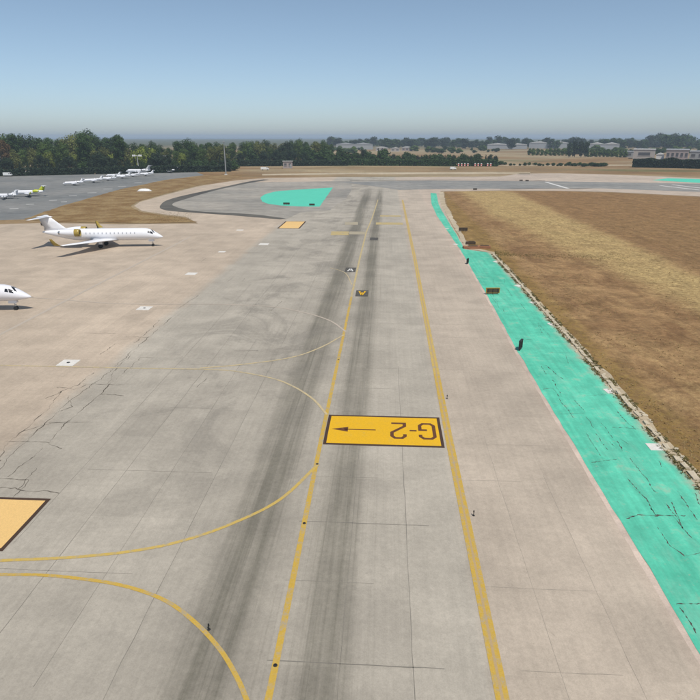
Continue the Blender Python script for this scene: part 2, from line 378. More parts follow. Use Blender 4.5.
# low wooded rise behind the warehouses
def hill(name, px, d, wx, wy, h, mat):
    c = D(px, d); bm = bmesh.new(); n = 28; vs = []
    for i in range(n + 1):
        row = []
        for j in range(n + 1):
            u, v = i / n * 2 - 1, j / n * 2 - 1
            r = max(0, 1 - u * u) ** 1.3 * max(0, 1 - v * v) ** 1.3
            row.append(bm.verts.new((c.x + u * wx, c.y + v * wy, -.6 + h * r * (1 + .35 * mnoise.noise(Vector((u * 3, v * 3, d)))))))
        vs.append(row)
    for i in range(n):
        for j in range(n): bm.faces.new((vs[i][j], vs[i + 1][j], vs[i + 1][j + 1], vs[i][j + 1]))
    o = struct(obj(name, bm, mat, smooth=True)); return o
hill('hill', 665, 1750, 260, 220, 15, 'terrain')
hill('hill', 470, 1900, 420, 240, 10, 'terrain')

# ------------------------------------------------------------------ joints and cracks in the concrete
def wig(pts, amp, step=.5):
    out = [Vector(pts[0][:2])]
    for a, c in zip(pts, pts[1:]):
        a, c = Vector(a[:2]), Vector(c[:2]); L = (c - a).length; k = max(1, int(L / step)); nrm = Vector((-(c - a).y, (c - a).x)).normalized()
        for j in range(1, k + 1):
            p = a.lerp(c, j / k); out.append(p + nrm * mnoise.noise(Vector((p.x * .9, p.y * .9, 1.7))) * amp + nrm * mnoise.noise(Vector((p.x * 4, p.y * 4, 5))) * amp * .4)
    return out
def jag(pts, amp, step): 
    o = wig(pts, amp, step); r = random.Random(len(o)); return [o[0]] + [q + Vector((r.uniform(-1, 1), r.uniform(-1, 1))) * step * .22 for q in o[1:]]
ZJ = .034
for X, y0, y1, wd in ((1.75, 8, 62, .035), (-1.75, 12, 60, .02), (8.7, 8, 46, .014), (12.2, 14, 40, .012), (-12.3, 8, 120, .03), (-19.3, 10, 140, .035), (-22.8, 30, 100, .03), (-15.8, 20, 70, .025)):
    ribbon('joint', wig([(X, y0), (X, y1)], .05, 1.5), wd, ZJ, 'joint', apron, wfun=lambda t, wd=wd: wd * (1 + .8 * mnoise.noise(Vector((t * 40, X, 2)))))
for i in range(17):
    Y = 10.9 + 5.6 * i; strong = i % 2 == 0
    x0, x1 = (-5.3, 1.75 + (1.5 if strong else -2)) if i < 6 else (random.uniform(-5.3, -2), random.uniform(0, 5))
    ribbon('joint', wig([(x0, Y), (x1, Y)], .04, .8), .05 if strong else .022, ZJ, 'joint', apron, wfun=lambda t, s=strong, q=i: (.055 if s else .024) * (1 + .9 * mnoise.noise(Vector((t * 12, q, 2)))))
    if i % 3 != 1: ribbon('joint', wig([(random.uniform(5.6, 8), Y + .1), (random.uniform(10, 14.5), Y + .1)], .05, .8), .025, ZJ, 'joint', apron, wfun=lambda t, q=i: .018 * (1 + .9 * mnoise.noise(Vector((t * 9, q, 7)))))
    if i % 2: ribbon('joint', wig([(random.uniform(-24, -20), Y), (random.uniform(-16, -12), Y)], .06, .8), .03, ZJ, 'joint', apron)
cA = [[(600, 62), (450, 190), (375, 260), (250, 350), (130, 460), (40, 545), (-10, 605)], [(560, 70), (520, 112), (470, 150)], [(405, 152), (352, 192)],
      [(490, 205), (380, 300), (340, 340), (240, 425), (170, 505), (215, 522)], [(330, 255), (270, 300), (160, 345)], [(215, 320), (170, 385), (80, 460), (30, 500), (-10, 570)],
      [(150, 520), (90, 570), (30, 620)], [(440, 130), (522, 131)], [(490, 202), (547, 203)], [(290, 295), (450, 297)], [(350, 330), (432, 335)], [(80, 460), (180, 432), (312, 428)],
      [(20, 495), (170, 501)], [(-5, 625), (100, 630), (46, 700)], [(-5, 660), (90, 668), (212, 673)], [(470, 180), (400, 250), (380, 300)], [(240, 340), (255, 375), (215, 390)],
      [(300, 298), (262, 316), (200, 306)], [(245, 425), (170, 432)], [(130, 590), (60, 662)]]
for i, c in enumerate(cA):
    p = jag([G(x / 3.5, y / 3.5 + 300) for x, y in c], .25, .3)
    ribbon('crack', p, .1, .038, 'crack_brown', apron, wfun=lambda t, i=i: max(.01, .04 + .13 * mnoise.noise(Vector((t * 14, i * 3.1, 0)))))
for i in range(10):
    x, y = random.uniform(-14, -42), random.uniform(45, 130); L = random.uniform(2, 9)
    ribbon('crack', wig([(x, y), (x + random.uniform(-.8, .8), y + L)] if i % 3 else [(x, y), (x + L * .6, y + random.uniform(-.5, .5))], .3, .6), .05, .038, 'tar', apron, wfun=lambda t, i=i: max(.015, .045 + .05 * mnoise.noise(Vector((t * 9, i * 7.1, 0)))))
cG = [[(410, 180), (440, 215), (475, 245)], [(335, 260), (375, 315)], [(410, 285), (430, 320)], [(455, 345), (520, 430), (540, 465)], [(445, 415), (510, 490), (545, 545)], [(440, 550), (560, 545), (650, 547)],
      [(320, 360), (370, 355), (410, 350)], [(555, 355), (567, 375)], [(160, 20), (220, 70)], [(150, 104), (190, 100)], [(300, 200), (330, 240)], [(600, 500), (640, 590)], [(620, 460), (690, 560)]]
cGp = [[(x / 3.5 + 500, y / 3.5 + 360) for x, y in c] for c in cG]
cG2 = [[(510, 0), (545, 30), (570, 75)], [(485, 85), (520, 75), (570, 78), (620, 75), (665, 130), (690, 150)], [(575, 110), (610, 160), (655, 195), (705, 188)], [(560, 0), (575, 12)], [(630, 335), (705, 335)], [(640, 345), (690, 420)], [(600, 40), (640, 90)], [(685, 10), (705, 60)]]
cGp += [[(x / 2.917 + 460, y / 2.917 + 490) for x, y in c] for c in cG2]
def gcrack(p, i, wd): ribbon('crack', jag(p, .12, .13), .05, .05, 'tar', green, wfun=lambda t: max(.007, wd * (.75 + 3.4 * mnoise.noise(Vector((t * 17, i * 3.3, 4))))))
for i, c in enumerate(cGp): gcrack([G(*q) for q in c], i, .045)
for i in range(34):
    y = random.uniform(36, 120); x = random.choice((17.3, 19.1, 20.8)) + random.uniform(-.4, .4); L = random.uniform(1, 5)
    gcrack([(x, y), (x + random.uniform(-.5, .5), y + L)] if i % 4 else [(x - 1, y), (x + 1.2, y + random.uniform(-.4, .4))], i + 40, .035)
# tufts of weed in the near cracks handled with the edge weeds below

# ------------------------------------------------------------------ painted lines
ZL = .044
YL = G(405, 200).y
ln = ribbon('guide_line', [(-4.8, -20), (-4.85, 22), (-5.0, 45), (-5.02, 73), (-5.08, 92)], .34, ZL, 'yellow', apron)
ribbon('guide_line', [(-5.08, 92), (-5.1, 125), (-4.9, 160), (-4.0, 190), (-3.0, YL)], .34, ZL, 'yellow_soft', apron)
ln['label'] = 'yellow guide line running up the taxiway past the painted sign'
for dx in (-.19, .19):
    ribbon('edge_line', [(5.72 + dx, -20), (5.72 + dx, 45), (5.82 + dx, 60)], .25, ZL, 'yellow', apron)
    ribbon('edge_line', [(5.82 + dx, 60), (5.95 + dx, 80), (6.3 + dx, 123), (6.75 + dx, YL)], .27, ZL, 'yellow_mid', apron)
ribbon('edge_line', [(5.72, -20), (5.72, 45), (5.95, 80), (6.3, 123), (6.75, YL)], .14, ZL + .001, 'line_core', apron)
def arc(px, wd, mat, lead=None):
    g = GP(px)
    if lead: g = lead + g
    return ribbon('lead_in_line', smooth_line(g), wd, ZL + .004, mat, apron)
arc([(0, 575), (35, 575.4), (70, 578), (120, 585.5), (163, 600), (194, 622), (220, 650), (237, 678), (249, 706)], .24, 'yellow', [Vector((-x, 27.2)) for x in (60, 40, 30, 26, 24)])
arc([(15, 560.5), (70, 558), (130, 552), (180, 542), (230, 525), (280, 500), (318, 465)], .26, 'yellow_mid', [Vector((-x, 28.2)) for x in (38, 30, 26, 24)])
arc([(180, 369.2), (215, 370), (240, 372.2), (280, 381), (310, 397), (327, 415)], .24, 'pale_line', [Vector((-x, 59.8)) for x in (75, 55, 40, 32, 27)])
arc([(200, 368.4), (240, 365), (290, 358), (320, 348), (344, 335)], .26, 'pale_line')
arc([(120, 304), (215, 304.5), (272, 307), (305, 313), (330, 321), (346, 332)], .28, 'ghost_line', [Vector((-x, 88.6)) for x in (70, 55)])
arc([(330, 268), (345, 273), (352, 285)], .18, 'pale_line')
ribbon('boundary_line', [(-49, 45), (-49, 150)], .55, ZL, 'ghost_line', apron)
ribbon('boundary_line', [(-33.2, 20), (-33.2, 40)], .3, ZL, 'ghost_line', apron)
for px, wd, mt in (([(331, 233.4), (349, 233.4)], 6.5, 'bar'), ([(349, 233), (366, 233.2)], 5, 'bar_faint'), ([(376, 223.6), (403, 223.8)], 4.5, 'bar'), ([(380, 216), (401, 216.2)], 3, 'bar'), ([(345, 223.5), (358, 223.5)], 6, 'bar_faint')):
    ribbon('holding_bar', GP(px), wd, ZL - .002, mt, apron)
for px in ([(546, 182.2), (569, 188.8)], [(660, 185.6), (700, 190.2)], [(672, 184.8), (712, 189.4)]):
    ribbon('runway_marking', GP(px), 1.8, .056, 'white_paint', apron)
for x, y, q in ((30, 204.5, 8), (53, 200.5, 8), (73, 196, 8), (92, 193, 9), (108, 189.2, 9), (122, 186.5, 8), (64, 202, 6), (14, 209, 9), (138, 183, 7)):
    ribbon('stand_marking', GP([(x - q / 2, y), (x + q / 2, y - .3)]), 1.3, .026, 'white_paint', fa)

# painted information panels
def panel(name, x0, x1, y0, y1, fill, label, bw=.26):
    p = sheet(name, [(x0, y0), (x1, y0), (x1, y1), (x0, y1)], .05, 'sign_dark', apron, rag=.02, step=.7); p['label'] = label
    sheet('panel_fill', [(x0 + bw, y0 + bw), (x1 - bw, y0 + bw), (x1 - bw, y1 - bw), (x0 + bw, y1 - bw)], .054, fill, p, rag=.02, step=.7)
    return p
p = panel('painted_sign', -4.78, 5.22, 43.8, 49.4, 'sign_yellow', 'yellow painted sign with dark border reading G-2 and an arrow')
def stroke(name, pts, ox, oy, wd):          # rotated half a turn: it is read from the far side
    return ribbon(name, [(ox - x, oy - y) for x, y in pts], wd, .058, 'letter', p)
stroke('letter', [(1.2, 2.05), (1.2, 2.4), (.92, 2.75), (.28, 2.75), (0, 2.4), (0, .35), (.28, 0), (.92, 0), (1.2, .35), (1.2, 1.2), (.6, 1.2)], 4.56, 48.0, .3)
stroke('hyphen', [(0, 0), (.6, 0)], 3.06, 46.65, .26)
stroke('numeral', [(0, 2.05), (0, 2.4), (.25, 2.75), (.85, 2.75), (1.1, 2.4), (1.1, 1.75), (0, .55), (0, .02), (1.15, .02)], 2.04, 48.0, .3)
stroke('arrow', [(0, 0), (2.7, 0)], -.46, 46.6, .16)
me = bpy.data.meshes.new('arrow_head'); me.from_pydata([(-4.31, 46.6, .058), (-2.86, 46.15, .058), (-2.86, 47.05, .058)], [], [(0, 1, 2)]); obj('arrow_head', me, 'letter', p)
panel('painted_sign', -33.6, -23.0, 29.2, 34.85, 'sign_orange', 'pale orange painted sign with black border cut by the left image edge')
a, c = G(277, 228.6), G(311, 221.6)
panel('painted_sign', a.x, c.x - 1.4, a.y, c.y, 'sign_orange', 'small far pale orange painted sign beside the dark asphalt strip', .4)
def a_panel(px, py, label, kind):
    g = G(px, py); q = sheet('painted_sign', [(g.x - 1.0, g.y - 2.0), (g.x + 1.0, g.y - 2.0), (g.x + 1.0, g.y + 2.0), (g.x - 1.0, g.y + 2.0)], .05, 'black_paint', apron); q['label'] = label
    if kind: 
        for pts in ([(-.6, 1.5), (0, -1.5)], [(.6, 1.5), (0, -1.5)], [(-.4, .5), (.4, .5)]):
            if kind == 1: pts = [(x, -y) for x, y in pts]
            ribbon('letter', [(g.x + x * .8, g.y + y * .85) for x, y in pts], .3, .054, 'sign_yellow' if kind == 2 else 'white_paint', q)
a_panel(350.5, 270, 'black painted square with pale letter on the guide line', 1)
a_panel(362, 293.5, 'black painted square with yellow letter right of the guide line', 2)
a_panel(374, 239, 'small worn black painted square far up the taxiway', 0)

# haze is added after the scene is built (end of script)
# ================================================================== OBJECTS
M['jet_white'] = plain('aircraft_white', (.80, .80, .82), .28, .5, .03, .4)
M['jet_lilac'] = plain('aircraft_pale_grey', (.76, .75, .78), .25, .5, .03, .4)
M['jet_yellow'] = plain('aircraft_yellow', (.36, .26, .05), .3, .5, .05, .4)
M['jet_lime'] = plain('aircraft_lime', (.5, .55, .03), .3, .5, .05, .4)
M['metal'] = plain('bare_metal', (.5, .5, .5), .3, .5, .08, 3, .9)
M['glass'] = plain('dark_glass', (.012, .014, .018), .08, .6, .1, 1)
M['shade'] = plain('window_shade', (.42, .43, .46), .2, .5)
M['tyre'] = plain('tyre_rubber', (.025, .025, .025), .8, .3)
M['fan'] = plain('engine_inlet', (.04, .04, .045), .5, .5)
M['grey'] = plain('grey_steel', (.3, .31, .31), .55, .4, .15)
M['light_grey'] = plain('light_grey_paint', (.55, .56, .56), .5, .4, .08)
M['white_thing'] = plain('white_gloss', (.78, .78, .76), .45, .4, .06)
M['red'] = plain('signal_red', (.6, .07, .035), .5, .4, .1)
M['sign_back'] = plain('sign_back_brown', (.075, .05, .03), .6, .3, .25)
M['sign_frame'] = plain('sign_frame_yellow', (.4, .25, .04), .6, .3, .2)
M['dark_metal'] = plain('dark_metal', (.03, .03, .03), .6, .3, .2)
M['brick'] = plain('red_earth_block', (.30, .14, .075), .9, .2, .3, 2)
M['stone'] = plain('pale_stone', (.52, .45, .33), .92, .2, .3, 1.3)
M['pad'] = plain('pad_concrete', (.66, .63, .58), .9, .2, .2, 2.5)
M['wall_cream'] = plain('wall_cream', (.44, .4, .36), .9, .2, .1, .2)
M['wall_pink'] = plain('wall_pink_grey', (.37, .31, .29), .9, .2, .1, .2)
M['wall_grey'] = plain('wall_grey', (.33, .34, .34), .9, .2, .1, .2)
M['roof_white'] = plain('roof_sheet_pale', (.5, .49, .47), .6, .3, .1, .3)
M['roof_grey'] = plain('roof_sheet_grey', (.36, .37, .38), .6, .3, .12, .3)
M['opening'] = plain('dark_opening', (.09, .09, .095), .6, .3)

# ------------------------------------------------------------------ business jet
def build_jet(label):
    t = thing('business_jet', label, 'jet', group='business jets on the aprons')
    N = 24; L = 30.0; NX = 15.0
    S = [(0, 2.12, .03, .03), (.12, 2.14, .16, .14), (.4, 2.18, .34, .29), (.9, 2.28, .58, .5), (1.6, 2.44, .84, .76), (2.3, 2.6, 1.04, .99), (3.1, 2.75, 1.2, 1.19), (4.0, 2.82, 1.3, 1.3), (5, 2.83, 1.34, 1.34),
         (12, 2.83, 1.34, 1.34), (19.5, 2.83, 1.34, 1.34), (21.5, 2.88, 1.27, 1.26), (23.5, 3.0, 1.08, 1.06), (25.5, 3.17, .82, .8), (27.3, 3.32, .54, .52), (28.6, 3.42, .3, .3), (29.2, 3.46, .12, .12)]
    def ring(s, zc, ry, rz): return [(NX - s, ry * math.cos(a), zc + rz * math.sin(a)) for a in (2 * math.pi * i / N for i in range(N))]
    obj('fuselage', loft([ring(*q) for q in S]), 'jet_white', t, True)
    def surf(s, a, off=.012):
        for u, v in zip(S, S[1:]):
            if u[0] <= s <= v[0]:
                k = (s - u[0]) / (v[0] - u[0]); zc, ry, rz = (u[i] + (v[i] - u[i]) * k for i in (1, 2, 3))
                return (NX - s, (ry + off) * math.cos(a), zc + (rz + off) * math.sin(a))
    def patch(name, s0, s1, a0, a1, mat, k=5, s0b=None, s1b=None, parent=t):
        bm = bmesh.new(); vs = []
        for i in range(k + 1):
            row = []
            for j in range(k + 1):
                v = j / k; a = a0 + (a1 - a0) * v; sa = s0 + ((s0b if s0b is not None else s0) - s0) * v; sb = s1 + ((s1b if s1b is not None else s1) - s1) * v
                row.append(bm.verts.new(surf(sa + (sb - sa) * i / k, a)))
            vs.append(row)
        for i in range(k):
            for j in range(k): bm.faces.new((vs[i][j], vs[i + 1][j], vs[i + 1][j + 1], vs[i][j + 1]))
        return obj(name, bm, mat, parent, True)
    for sgn in (1, -1):
        A = lambda d: R(d) if sgn > 0 else R(180 - d)
        patch('windshield', 1.75, 2.1, A(48), A(88), 'glass', 5, 2.35, 2.85)
        patch('cockpit_window', 2.15, 2.75, A(22), A(50), 'glass', 4, 2.3, 2.95)
        patch('cockpit_window', 2.85, 3.4, A(22), A(46), 'glass', 4, 3.02, 3.4)
        for i in range(13): patch('cabin_window', 6.4 + i * .98, 6.66 + i * .98, A(10), A(26), 'shade', 2)
    patch('cabin_door', 4.6, 5.5, R(-38), R(52), 'jet_white', 6)
    # belly fairing
    obj('belly_fairing', loft([[(NX - s, ry * math.cos(a), 1.78 + rz * math.sin(a)) for a in (2 * math.pi * i / 16 for i in range(16))] for s, ry, rz in ((10.2, .3, .15), (11.4, 1.1, .42), (14, 1.42, .52), (16.5, 1.3, .46), (18.2, .4, .2))]), 'jet_white', t, True)
    def foil(le, c, y, z, th, vert=False, cant=0):
        P = [(0, 0), (.06, .5), (.25, 1), (.55, .8), (1, .05), (.55, -.45), (.25, -.6), (.06, -.4)]
        if vert: return [(NX - le - u * c, y + v * th * c, z) for u, v in P]
        return [(NX - le - u * c, y + cant * v, z + v * th * c) for u, v in P]
    for sg in (1, -1):
        wing = obj('wing', loft([foil(10.6, 7.0, .6 * sg, 1.72, .065), foil(12.2, 5.6, 3.0 * sg, 1.88, .06), foil(14.5, 3.9, 6.6 * sg, 2.08, .055), foil(19.1, 1.75, 13.6 * sg, 2.48, .05)]), 'jet_white', t, True)
        wl = [foil(19.1, 1.75, 13.6 * sg, 2.48, .05), foil(19.45, 1.5, 13.95 * sg, 2.62, .05), foil(20.2, 1.05, 14.25 * sg, 3.2, .05), foil(20.85, .6, 14.5 * sg, 4.0, .05)]
        obj('winglet', loft(wl), 'jet_yellow', t, True)
        # engine
        y, z = 2.2 * sg, 3.55
        cr = lambda s, r, n=20: [(NX - s, y + r * math.cos(2 * math.pi * i / n), z + r * math.sin(2 * math.pi * i / n)) for i in range(n)]
        nac = obj('engine_nacelle', loft([cr(19.75, .80), cr(20.6, .82), cr(22, .78), cr(23.3, .62), cr(24.0, .5)], False), 'jet_white', t, True)
        obj('inlet_ring', loft([cr(19.72, .62), cr(19.3, .70), cr(19.32, .78), cr(19.8, .815), cr(20.55, .835)], False), 'jet_yellow', nac, True)
        bm = loft([cr(19.7, .63), cr(20.1, .6), cr(20.3, .1)]); obj('fan', bm, 'fan', nac, True)
        bm = loft([cr(23.2, .5), cr(24.0, .5), cr(24.5, .34)]); obj('exhaust', bm, 'metal', nac, True)
        obj('pylon', loft([[(NX - s, yy * sg, z - .05 + zz) for s, zz in ((20.4, .06), (22, .14), (23.4, .04), (23.4, -.04), (22, -.14), (20.4, -.06))] for yy in (.7, 1.6)]), 'jet_white', t)
        obj('tailplane', loft([foil(26.9, 2.7, .05 * sg, 6.85, .06), foil(28.6, 1.55, 3.4 * sg, 6.77, .05), foil(29.5, .95, 4.95 * sg, 6.73, .045)]), 'jet_white', t, True)
        # main gear
        g = bmesh.new(); cyl(g, (NX - 14.9, 2.05 * sg, .45), (NX - 14.6, 1.95 * sg, 1.8), .11, .13); leg = obj('main_gear_leg', g, 'metal', t)
        g = bmesh.new()
        for dy in (-.24, .24): cyl(g, (NX - 14.9, 2.05 * sg + dy - .13, .46), (NX - 14.9, 2.05 * sg + dy + .13, .46), .46, n=18)
        obj('wheel', g, 'tyre', leg)
        obj('gear_door', loft([[(NX - 14.2, (2.45 + u) * sg, zz) for u, zz in ((0, 1.7), (.04, 1.7), (.1, .95), (.06, .95))], [(NX - 15.1, (2.45 + u) * sg, zz) for u, zz in ((0, 1.7), (.04, 1.7), (.1, .95), (.06, .95))]]), 'jet_white', t)
    obj('fin', loft([foil(21.6, 7.2, 0, 3.85, .03, True), foil(23.6, 5.0, 0, 4.4, .045, True), foil(25.2, 4.0, 0, 5.6, .05, True), foil(26.8, 3.0, 0, 6.85, .05, True)]), 'jet_white', t, True)
    obj('fin_cap', loft([[(NX - s, .22 * r * math.cos(2 * math.pi * i / 12), 6.87 + .2 * r * math.sin(2 * math.pi * i / 12)) for i in range(12)] for s, r in ((26.2, .1), (26.8, .8), (28.3, 1), (29.6, .6), (30.2, .1))]), 'jet_white', t, True)
    g = bmesh.new(); cyl(g, (NX - 2.7, 0, .35), (NX - 2.9, 0, 1.75), .07, .09); box(g, (NX - 2.6, 0, .85), (.25, .05, .12)); leg = obj('nose_gear_leg', g, 'metal', t)
    g = bmesh.new()
    for dy in (-.17, .17): cyl(g, (NX - 2.7, dy - .09, .3), (NX - 2.7, dy + .09, .3), .3, n=16)
    obj('wheel', g, 'tyre', leg)
    for sg in (1, -1):
        obj('gear_door', loft([[(NX - s, sg * (.25 + u), zz) for u, zz in ((0, 1.62), (.03, 1.62), (.06, 1.15), (.03, 1.15))] for s in (2.3, 3.6)]), 'jet_white', t)
    return t
jet = build_jet('white business jet with yellow winglets and engine inlets beside the dry verge')
def place_jet(o, px, py, heading, s=1.0, stn=2.7):
    """put the nose wheel of the jet on the ground at a photograph point"""
    g = G(px, py); off = (15 - stn) * s
    o.location = (g.x - math.cos(heading) * off, g.y - math.sin(heading) * off, .03); o.rotation_euler = (0, 0, heading); o.scale = (s,) * 3
place_jet(jet, 153, 246.2, R(7)); jet.scale = (.915, .97, 1); jet.location.x += 15 * .075
jn = dup(jet, (0, 0, 0), 0, 'pale grey business jet with only its nose inside the left image edge', 'business jets on the aprons', 1, {'fuselage': 'jet_lilac', 'winglet': 'jet_lilac', 'inlet_ring': 'metal'})
place_jet(jn, 16.5, 310, R(5), .92, 2.7)
g = bmesh.new(); cyl(g, (15.35, 0, 2.05), (14.9, 0, 2.12), .02, .035, 6); obj('pitot_probe', g, 'dark_metal', jn)
row = [(11.5, 196.8, 196, .56, 'small white business jet with lime tail and engines on the far apron', {'fin': 'jet_lime', 'inlet_ring': 'jet_lime', 'engine_nacelle': 'jet_lime', 'winglet': 'jet_lime', 'pylon': 'jet_lime', 'cabin_door': 'opening'}),
       (-9, 199.0, 190, .45, 'white jet cut by the left image edge before the lime tailed jet', {'winglet': 'jet_white', 'inlet_ring': 'metal'}),
       (63, 185.8, 216, .43, 'white jet parked right after the gap behind the lime tailed jet', {'winglet': 'jet_white', 'inlet_ring': 'metal'}),
       (83, 183.0, 218, .45, 'second white jet in the far row, close behind the first', {'winglet': 'jet_white', 'inlet_ring': 'jet_white'}),
       (99, 181.0, 220, .42, 'third white jet in the middle of the far row', {'winglet': 'jet_lilac', 'inlet_ring': 'metal', 'fin': 'light_grey'}),
       (113, 178.8, 218, .45, 'fourth white jet in the far row, left of the floodlight mast', {'winglet': 'jet_white', 'inlet_ring': 'metal'}),
       (125, 177.2, 222, .42, 'fifth white jet in the far row, just before the floodlight mast', {'winglet': 'jet_white', 'inlet_ring': 'jet_white', 'fin': 'jet_lilac'}),
       (137, 176.3, 215, .45, 'white jet below the floodlight mast in the far row', {'winglet': 'jet_white', 'inlet_ring': 'metal'}),
       (126, 174.2, 178, .72, 'long white jet parked side on behind the end of the far row', {'winglet': 'jet_white', 'inlet_ring': 'metal', 'fin': 'light_grey'}),
       (106, 177.4, 220, .38, 'small white jet half hidden behind the middle of the far row', {'winglet': 'jet_white', 'inlet_ring': 'jet_white'}),
       (160, 172.9, 200, .5, 'dark grey finned jet at the far end of the row', {'winglet': 'grey', 'inlet_ring': 'grey', 'fuselage': 'grey', 'fin': 'grey'})]
for px, py, hd, s, lab, mats in row:
    o = dup(jet, (0, 0, 0), 0, lab, 'small jets on the far apron', 1, mats); place_jet(o, px, py, R(hd), s); o.location.z = .02; o.scale = (s * .82, s, s * 1.1)

# ------------------------------------------------------------------ inset light pads and small lights
def pad(px, py, s, label, group, fixture=True, rot=0, z=.03):
    g = G(px, py); t = thing('light_pad', label, 'light pad', (g.x, g.y, z), rot, group)
    bm = bmesh.new(); box(bm, (0, 0, .02), (s, s, .05)); bmesh.ops.bevel(bm, geom=bm.edges, offset=.01, segments=1); obj('pad_slab', bm, 'pad', t)
    if fixture:
        bm = bmesh.new(); cyl(bm, (0, 0, .045), (0, 0, .09), .2, .16, 14); obj('light_fitting', bm, 'dark_metal', t)
gp = 'pale light pads set in the apron'
pad(68.5, 363.2, 1.9, 'nearest pale concrete pad with dark fitting on the left apron', gp)
pad(144.5, 308.6, 1.9, 'pale pad with dark fitting beside the long cracks, before the jets', gp)
pad(191.5, 274, 1.9, 'pale pad right of the white jet with yellow winglets', gp, False)
pad(264, 244.3, 2.2, 'far pale pad left of the guide line, below the orange sign', gp, False)
pad(240, 230.3, 1.8, 'small far pale pad next to the end of the dark strip', gp, False)
pad(222, 252, 1.5, 'faint pale pad between the jet nose and the taxiway', gp, False)
ge = 'pale pads along the green shoulder'
for i, (x, y, s, lab) in enumerate(((655, 447.5, 1.15, 'nearest pale broken pad on the outer edge of the green shoulder'), (610.5, 391.5, 1.1, 'second nearest pale pad on the outer edge of the green shoulder'),
        (552.5, 324.5, 1.1, 'pale pad on the green edge level with the small dark post'), (534, 303, 1.1, 'pale pad on the green edge just beyond the dark post'),
        (518.5, 286.2, 1.1, 'pale pad on the green edge right of the dark sign'), (496, 262, 1.0, 'far pale pad at the wide end of the green shoulder'), (455.5, 244.5, 1.0, 'pale pad where the green shoulder narrows'),
        (447, 229, 1.0, 'farthest pale pad on the narrow green shoulder'))): pad(x, y, s, lab, ge, False, R(8 * i), .03)
def post_light(px, py, h, label, z=.03):
    g = G(px, py); t = thing('edge_light', label, 'edge light', (g.x, g.y, z), 0, 'small edge lights')
    bm = bmesh.new(); cyl(bm, (0, 0, 0), (0, 0, .03), .09, .08, 12); obj('base_plate', bm, 'dark_metal', t)
    bm = bmesh.new(); cyl(bm, (0, 0, .03), (0, 0, h * .7), .025, .025, 8); obj('stem', bm, 'dark_metal', t)
    bm = bmesh.new(); cyl(bm, (0, 0, h * .7), (0, 0, h), .05, .04, 12); obj('lens', bm, 'glass', t)
post_light(473.5, 516, .4, 'near small dark edge light just right of the right yellow line')
post_light(447, 399, .4, 'small dark edge light right of the painted G-2 sign')
post_light(209, 630, .36, 'small dark light standing on the near curved yellow line')
for i, (x, y) in enumerate(((317.2, 464.5), (304.3, 523.8), (275.3, 666), (338.5, 360))):
    g = G(x, y); t = thing('inset_light', ['dark inset light on the guide line where the upper curve joins', 'dark inset light on the guide line between the two near curves', 'nearest dark inset light on the guide line', 'dark inset light on the guide line beyond the sign'][i], 'inset light', (g.x, g.y, .046), 0, 'inset guide line lights')
    bm = bmesh.new(); cyl(bm, (0, 0, 0), (0, 0, .02), .11, .1, 16); obj('rim', bm, 'dark_metal', t)
    bm = bmesh.new(); cyl(bm, (0, 0, .02), (0, 0, .035), .05, .04, 12); obj('lens', bm, 'glass', t)

# ------------------------------------------------------------------ guidance signs seen from behind
def guide_sign(px, py, wid, hgt, rz, label, frame='sign_frame', z=.047):
    g = G(px, py); t = thing('guidance_sign', label, 'sign', (g.x, g.y, z), rz, 'guidance signs beside the pavements')
    bm = bmesh.new(); box(bm, (0, 0, .22 + hgt / 2), (wid, .16, hgt)); bmesh.ops.bevel(bm, geom=bm.edges, offset=.02, segments=1); obj('panel', bm, 'sign_back', t)
    bm = bmesh.new()
    for zz in (.22, .22 + hgt): box(bm, (0, 0, zz), (wid + .1, .24, .09))
    for xx in (-wid / 2, wid / 2): box(bm, (xx, 0, .22 + hgt / 2), (.09, .22, hgt - .1))
    obj('frame', bm, frame, t)
    for xx in (-wid * .36, 0, wid * .36):
        bm = bmesh.new(); cyl(bm, (xx, 0, 0), (xx, 0, .25), .05, n=8); obj('leg', bm, 'dark_metal', t)
        bm = bmesh.new(); box(bm, (xx, .1, .22 + hgt / 2), (.06, .08, hgt * .8)); box(bm, (xx, -.1, .22 + hgt / 2), (.06, .08, hgt * .8)); obj('stiffener', bm, 'dark_metal', t)
guide_sign(492.5, 294.5, 2.1, .8, R(4), 'dark brown sign with yellow frame standing on the green shoulder')
guide_sign(520.2, 350, 1.0, .95, R(64), 'nearest dark sign turned almost edge on at the green shoulder', 'dark_metal')
guide_sign(467.5, 264, .8, .8, R(66), 'small far dark sign edge on at the start of the wide green shoulder', 'dark_metal')
guide_sign(286.5, 205.0, 2.3, .55, R(0), 'left one of two dark signs on the green island', 'dark_metal', .062)
guide_sign(312, 206.0, 1.9, .55, R(0), 'right one of two dark signs on the green island', 'dark_metal', .062)
guide_sign(463, 231.5, 2.2, .7, R(3), 'low dark sign alone in the dry grass near the narrow green strip', 'dark_metal')
guide_sign(45, 226, 2.0, .6, R(10), 'dark low sign at the tip of the dry verge behind the jet', 'dark_metal', .035)
# red-brown blocks where the wide green shoulder begins
for i, (x, y, wx, wy, hh, rz, lab) in enumerate(((471, 248.4, 3.6, 1.6, .45, 3, 'long low red brown block at the head of the green shoulder'), (483, 248.2, 3.2, 1.3, .5, -4, 'right red brown block at the head of the green shoulder'),
        (470.5, 244.4, 2.2, .9, .6, 2, 'dark topped block behind the red brown blocks'))):
    g = G(x, y); t = thing('concrete_block', lab, 'block', (g.x, g.y, .04), R(rz), 'red brown blocks at the shoulder head')
    bm = bmesh.new(); box(bm, (0, 0, hh / 2), (wx, wy, hh)); bmesh.ops.bevel(bm, geom=bm.edges, offset=.06, segments=2); obj('block_body', bm, 'brick' if i < 2 else 'sign_back', t)
    bm = bmesh.new(); box(bm, (wx * .1, .05, hh + .06), (wx * .6, wy * .4, .12)); obj('cover', bm, 'sign_back', t)

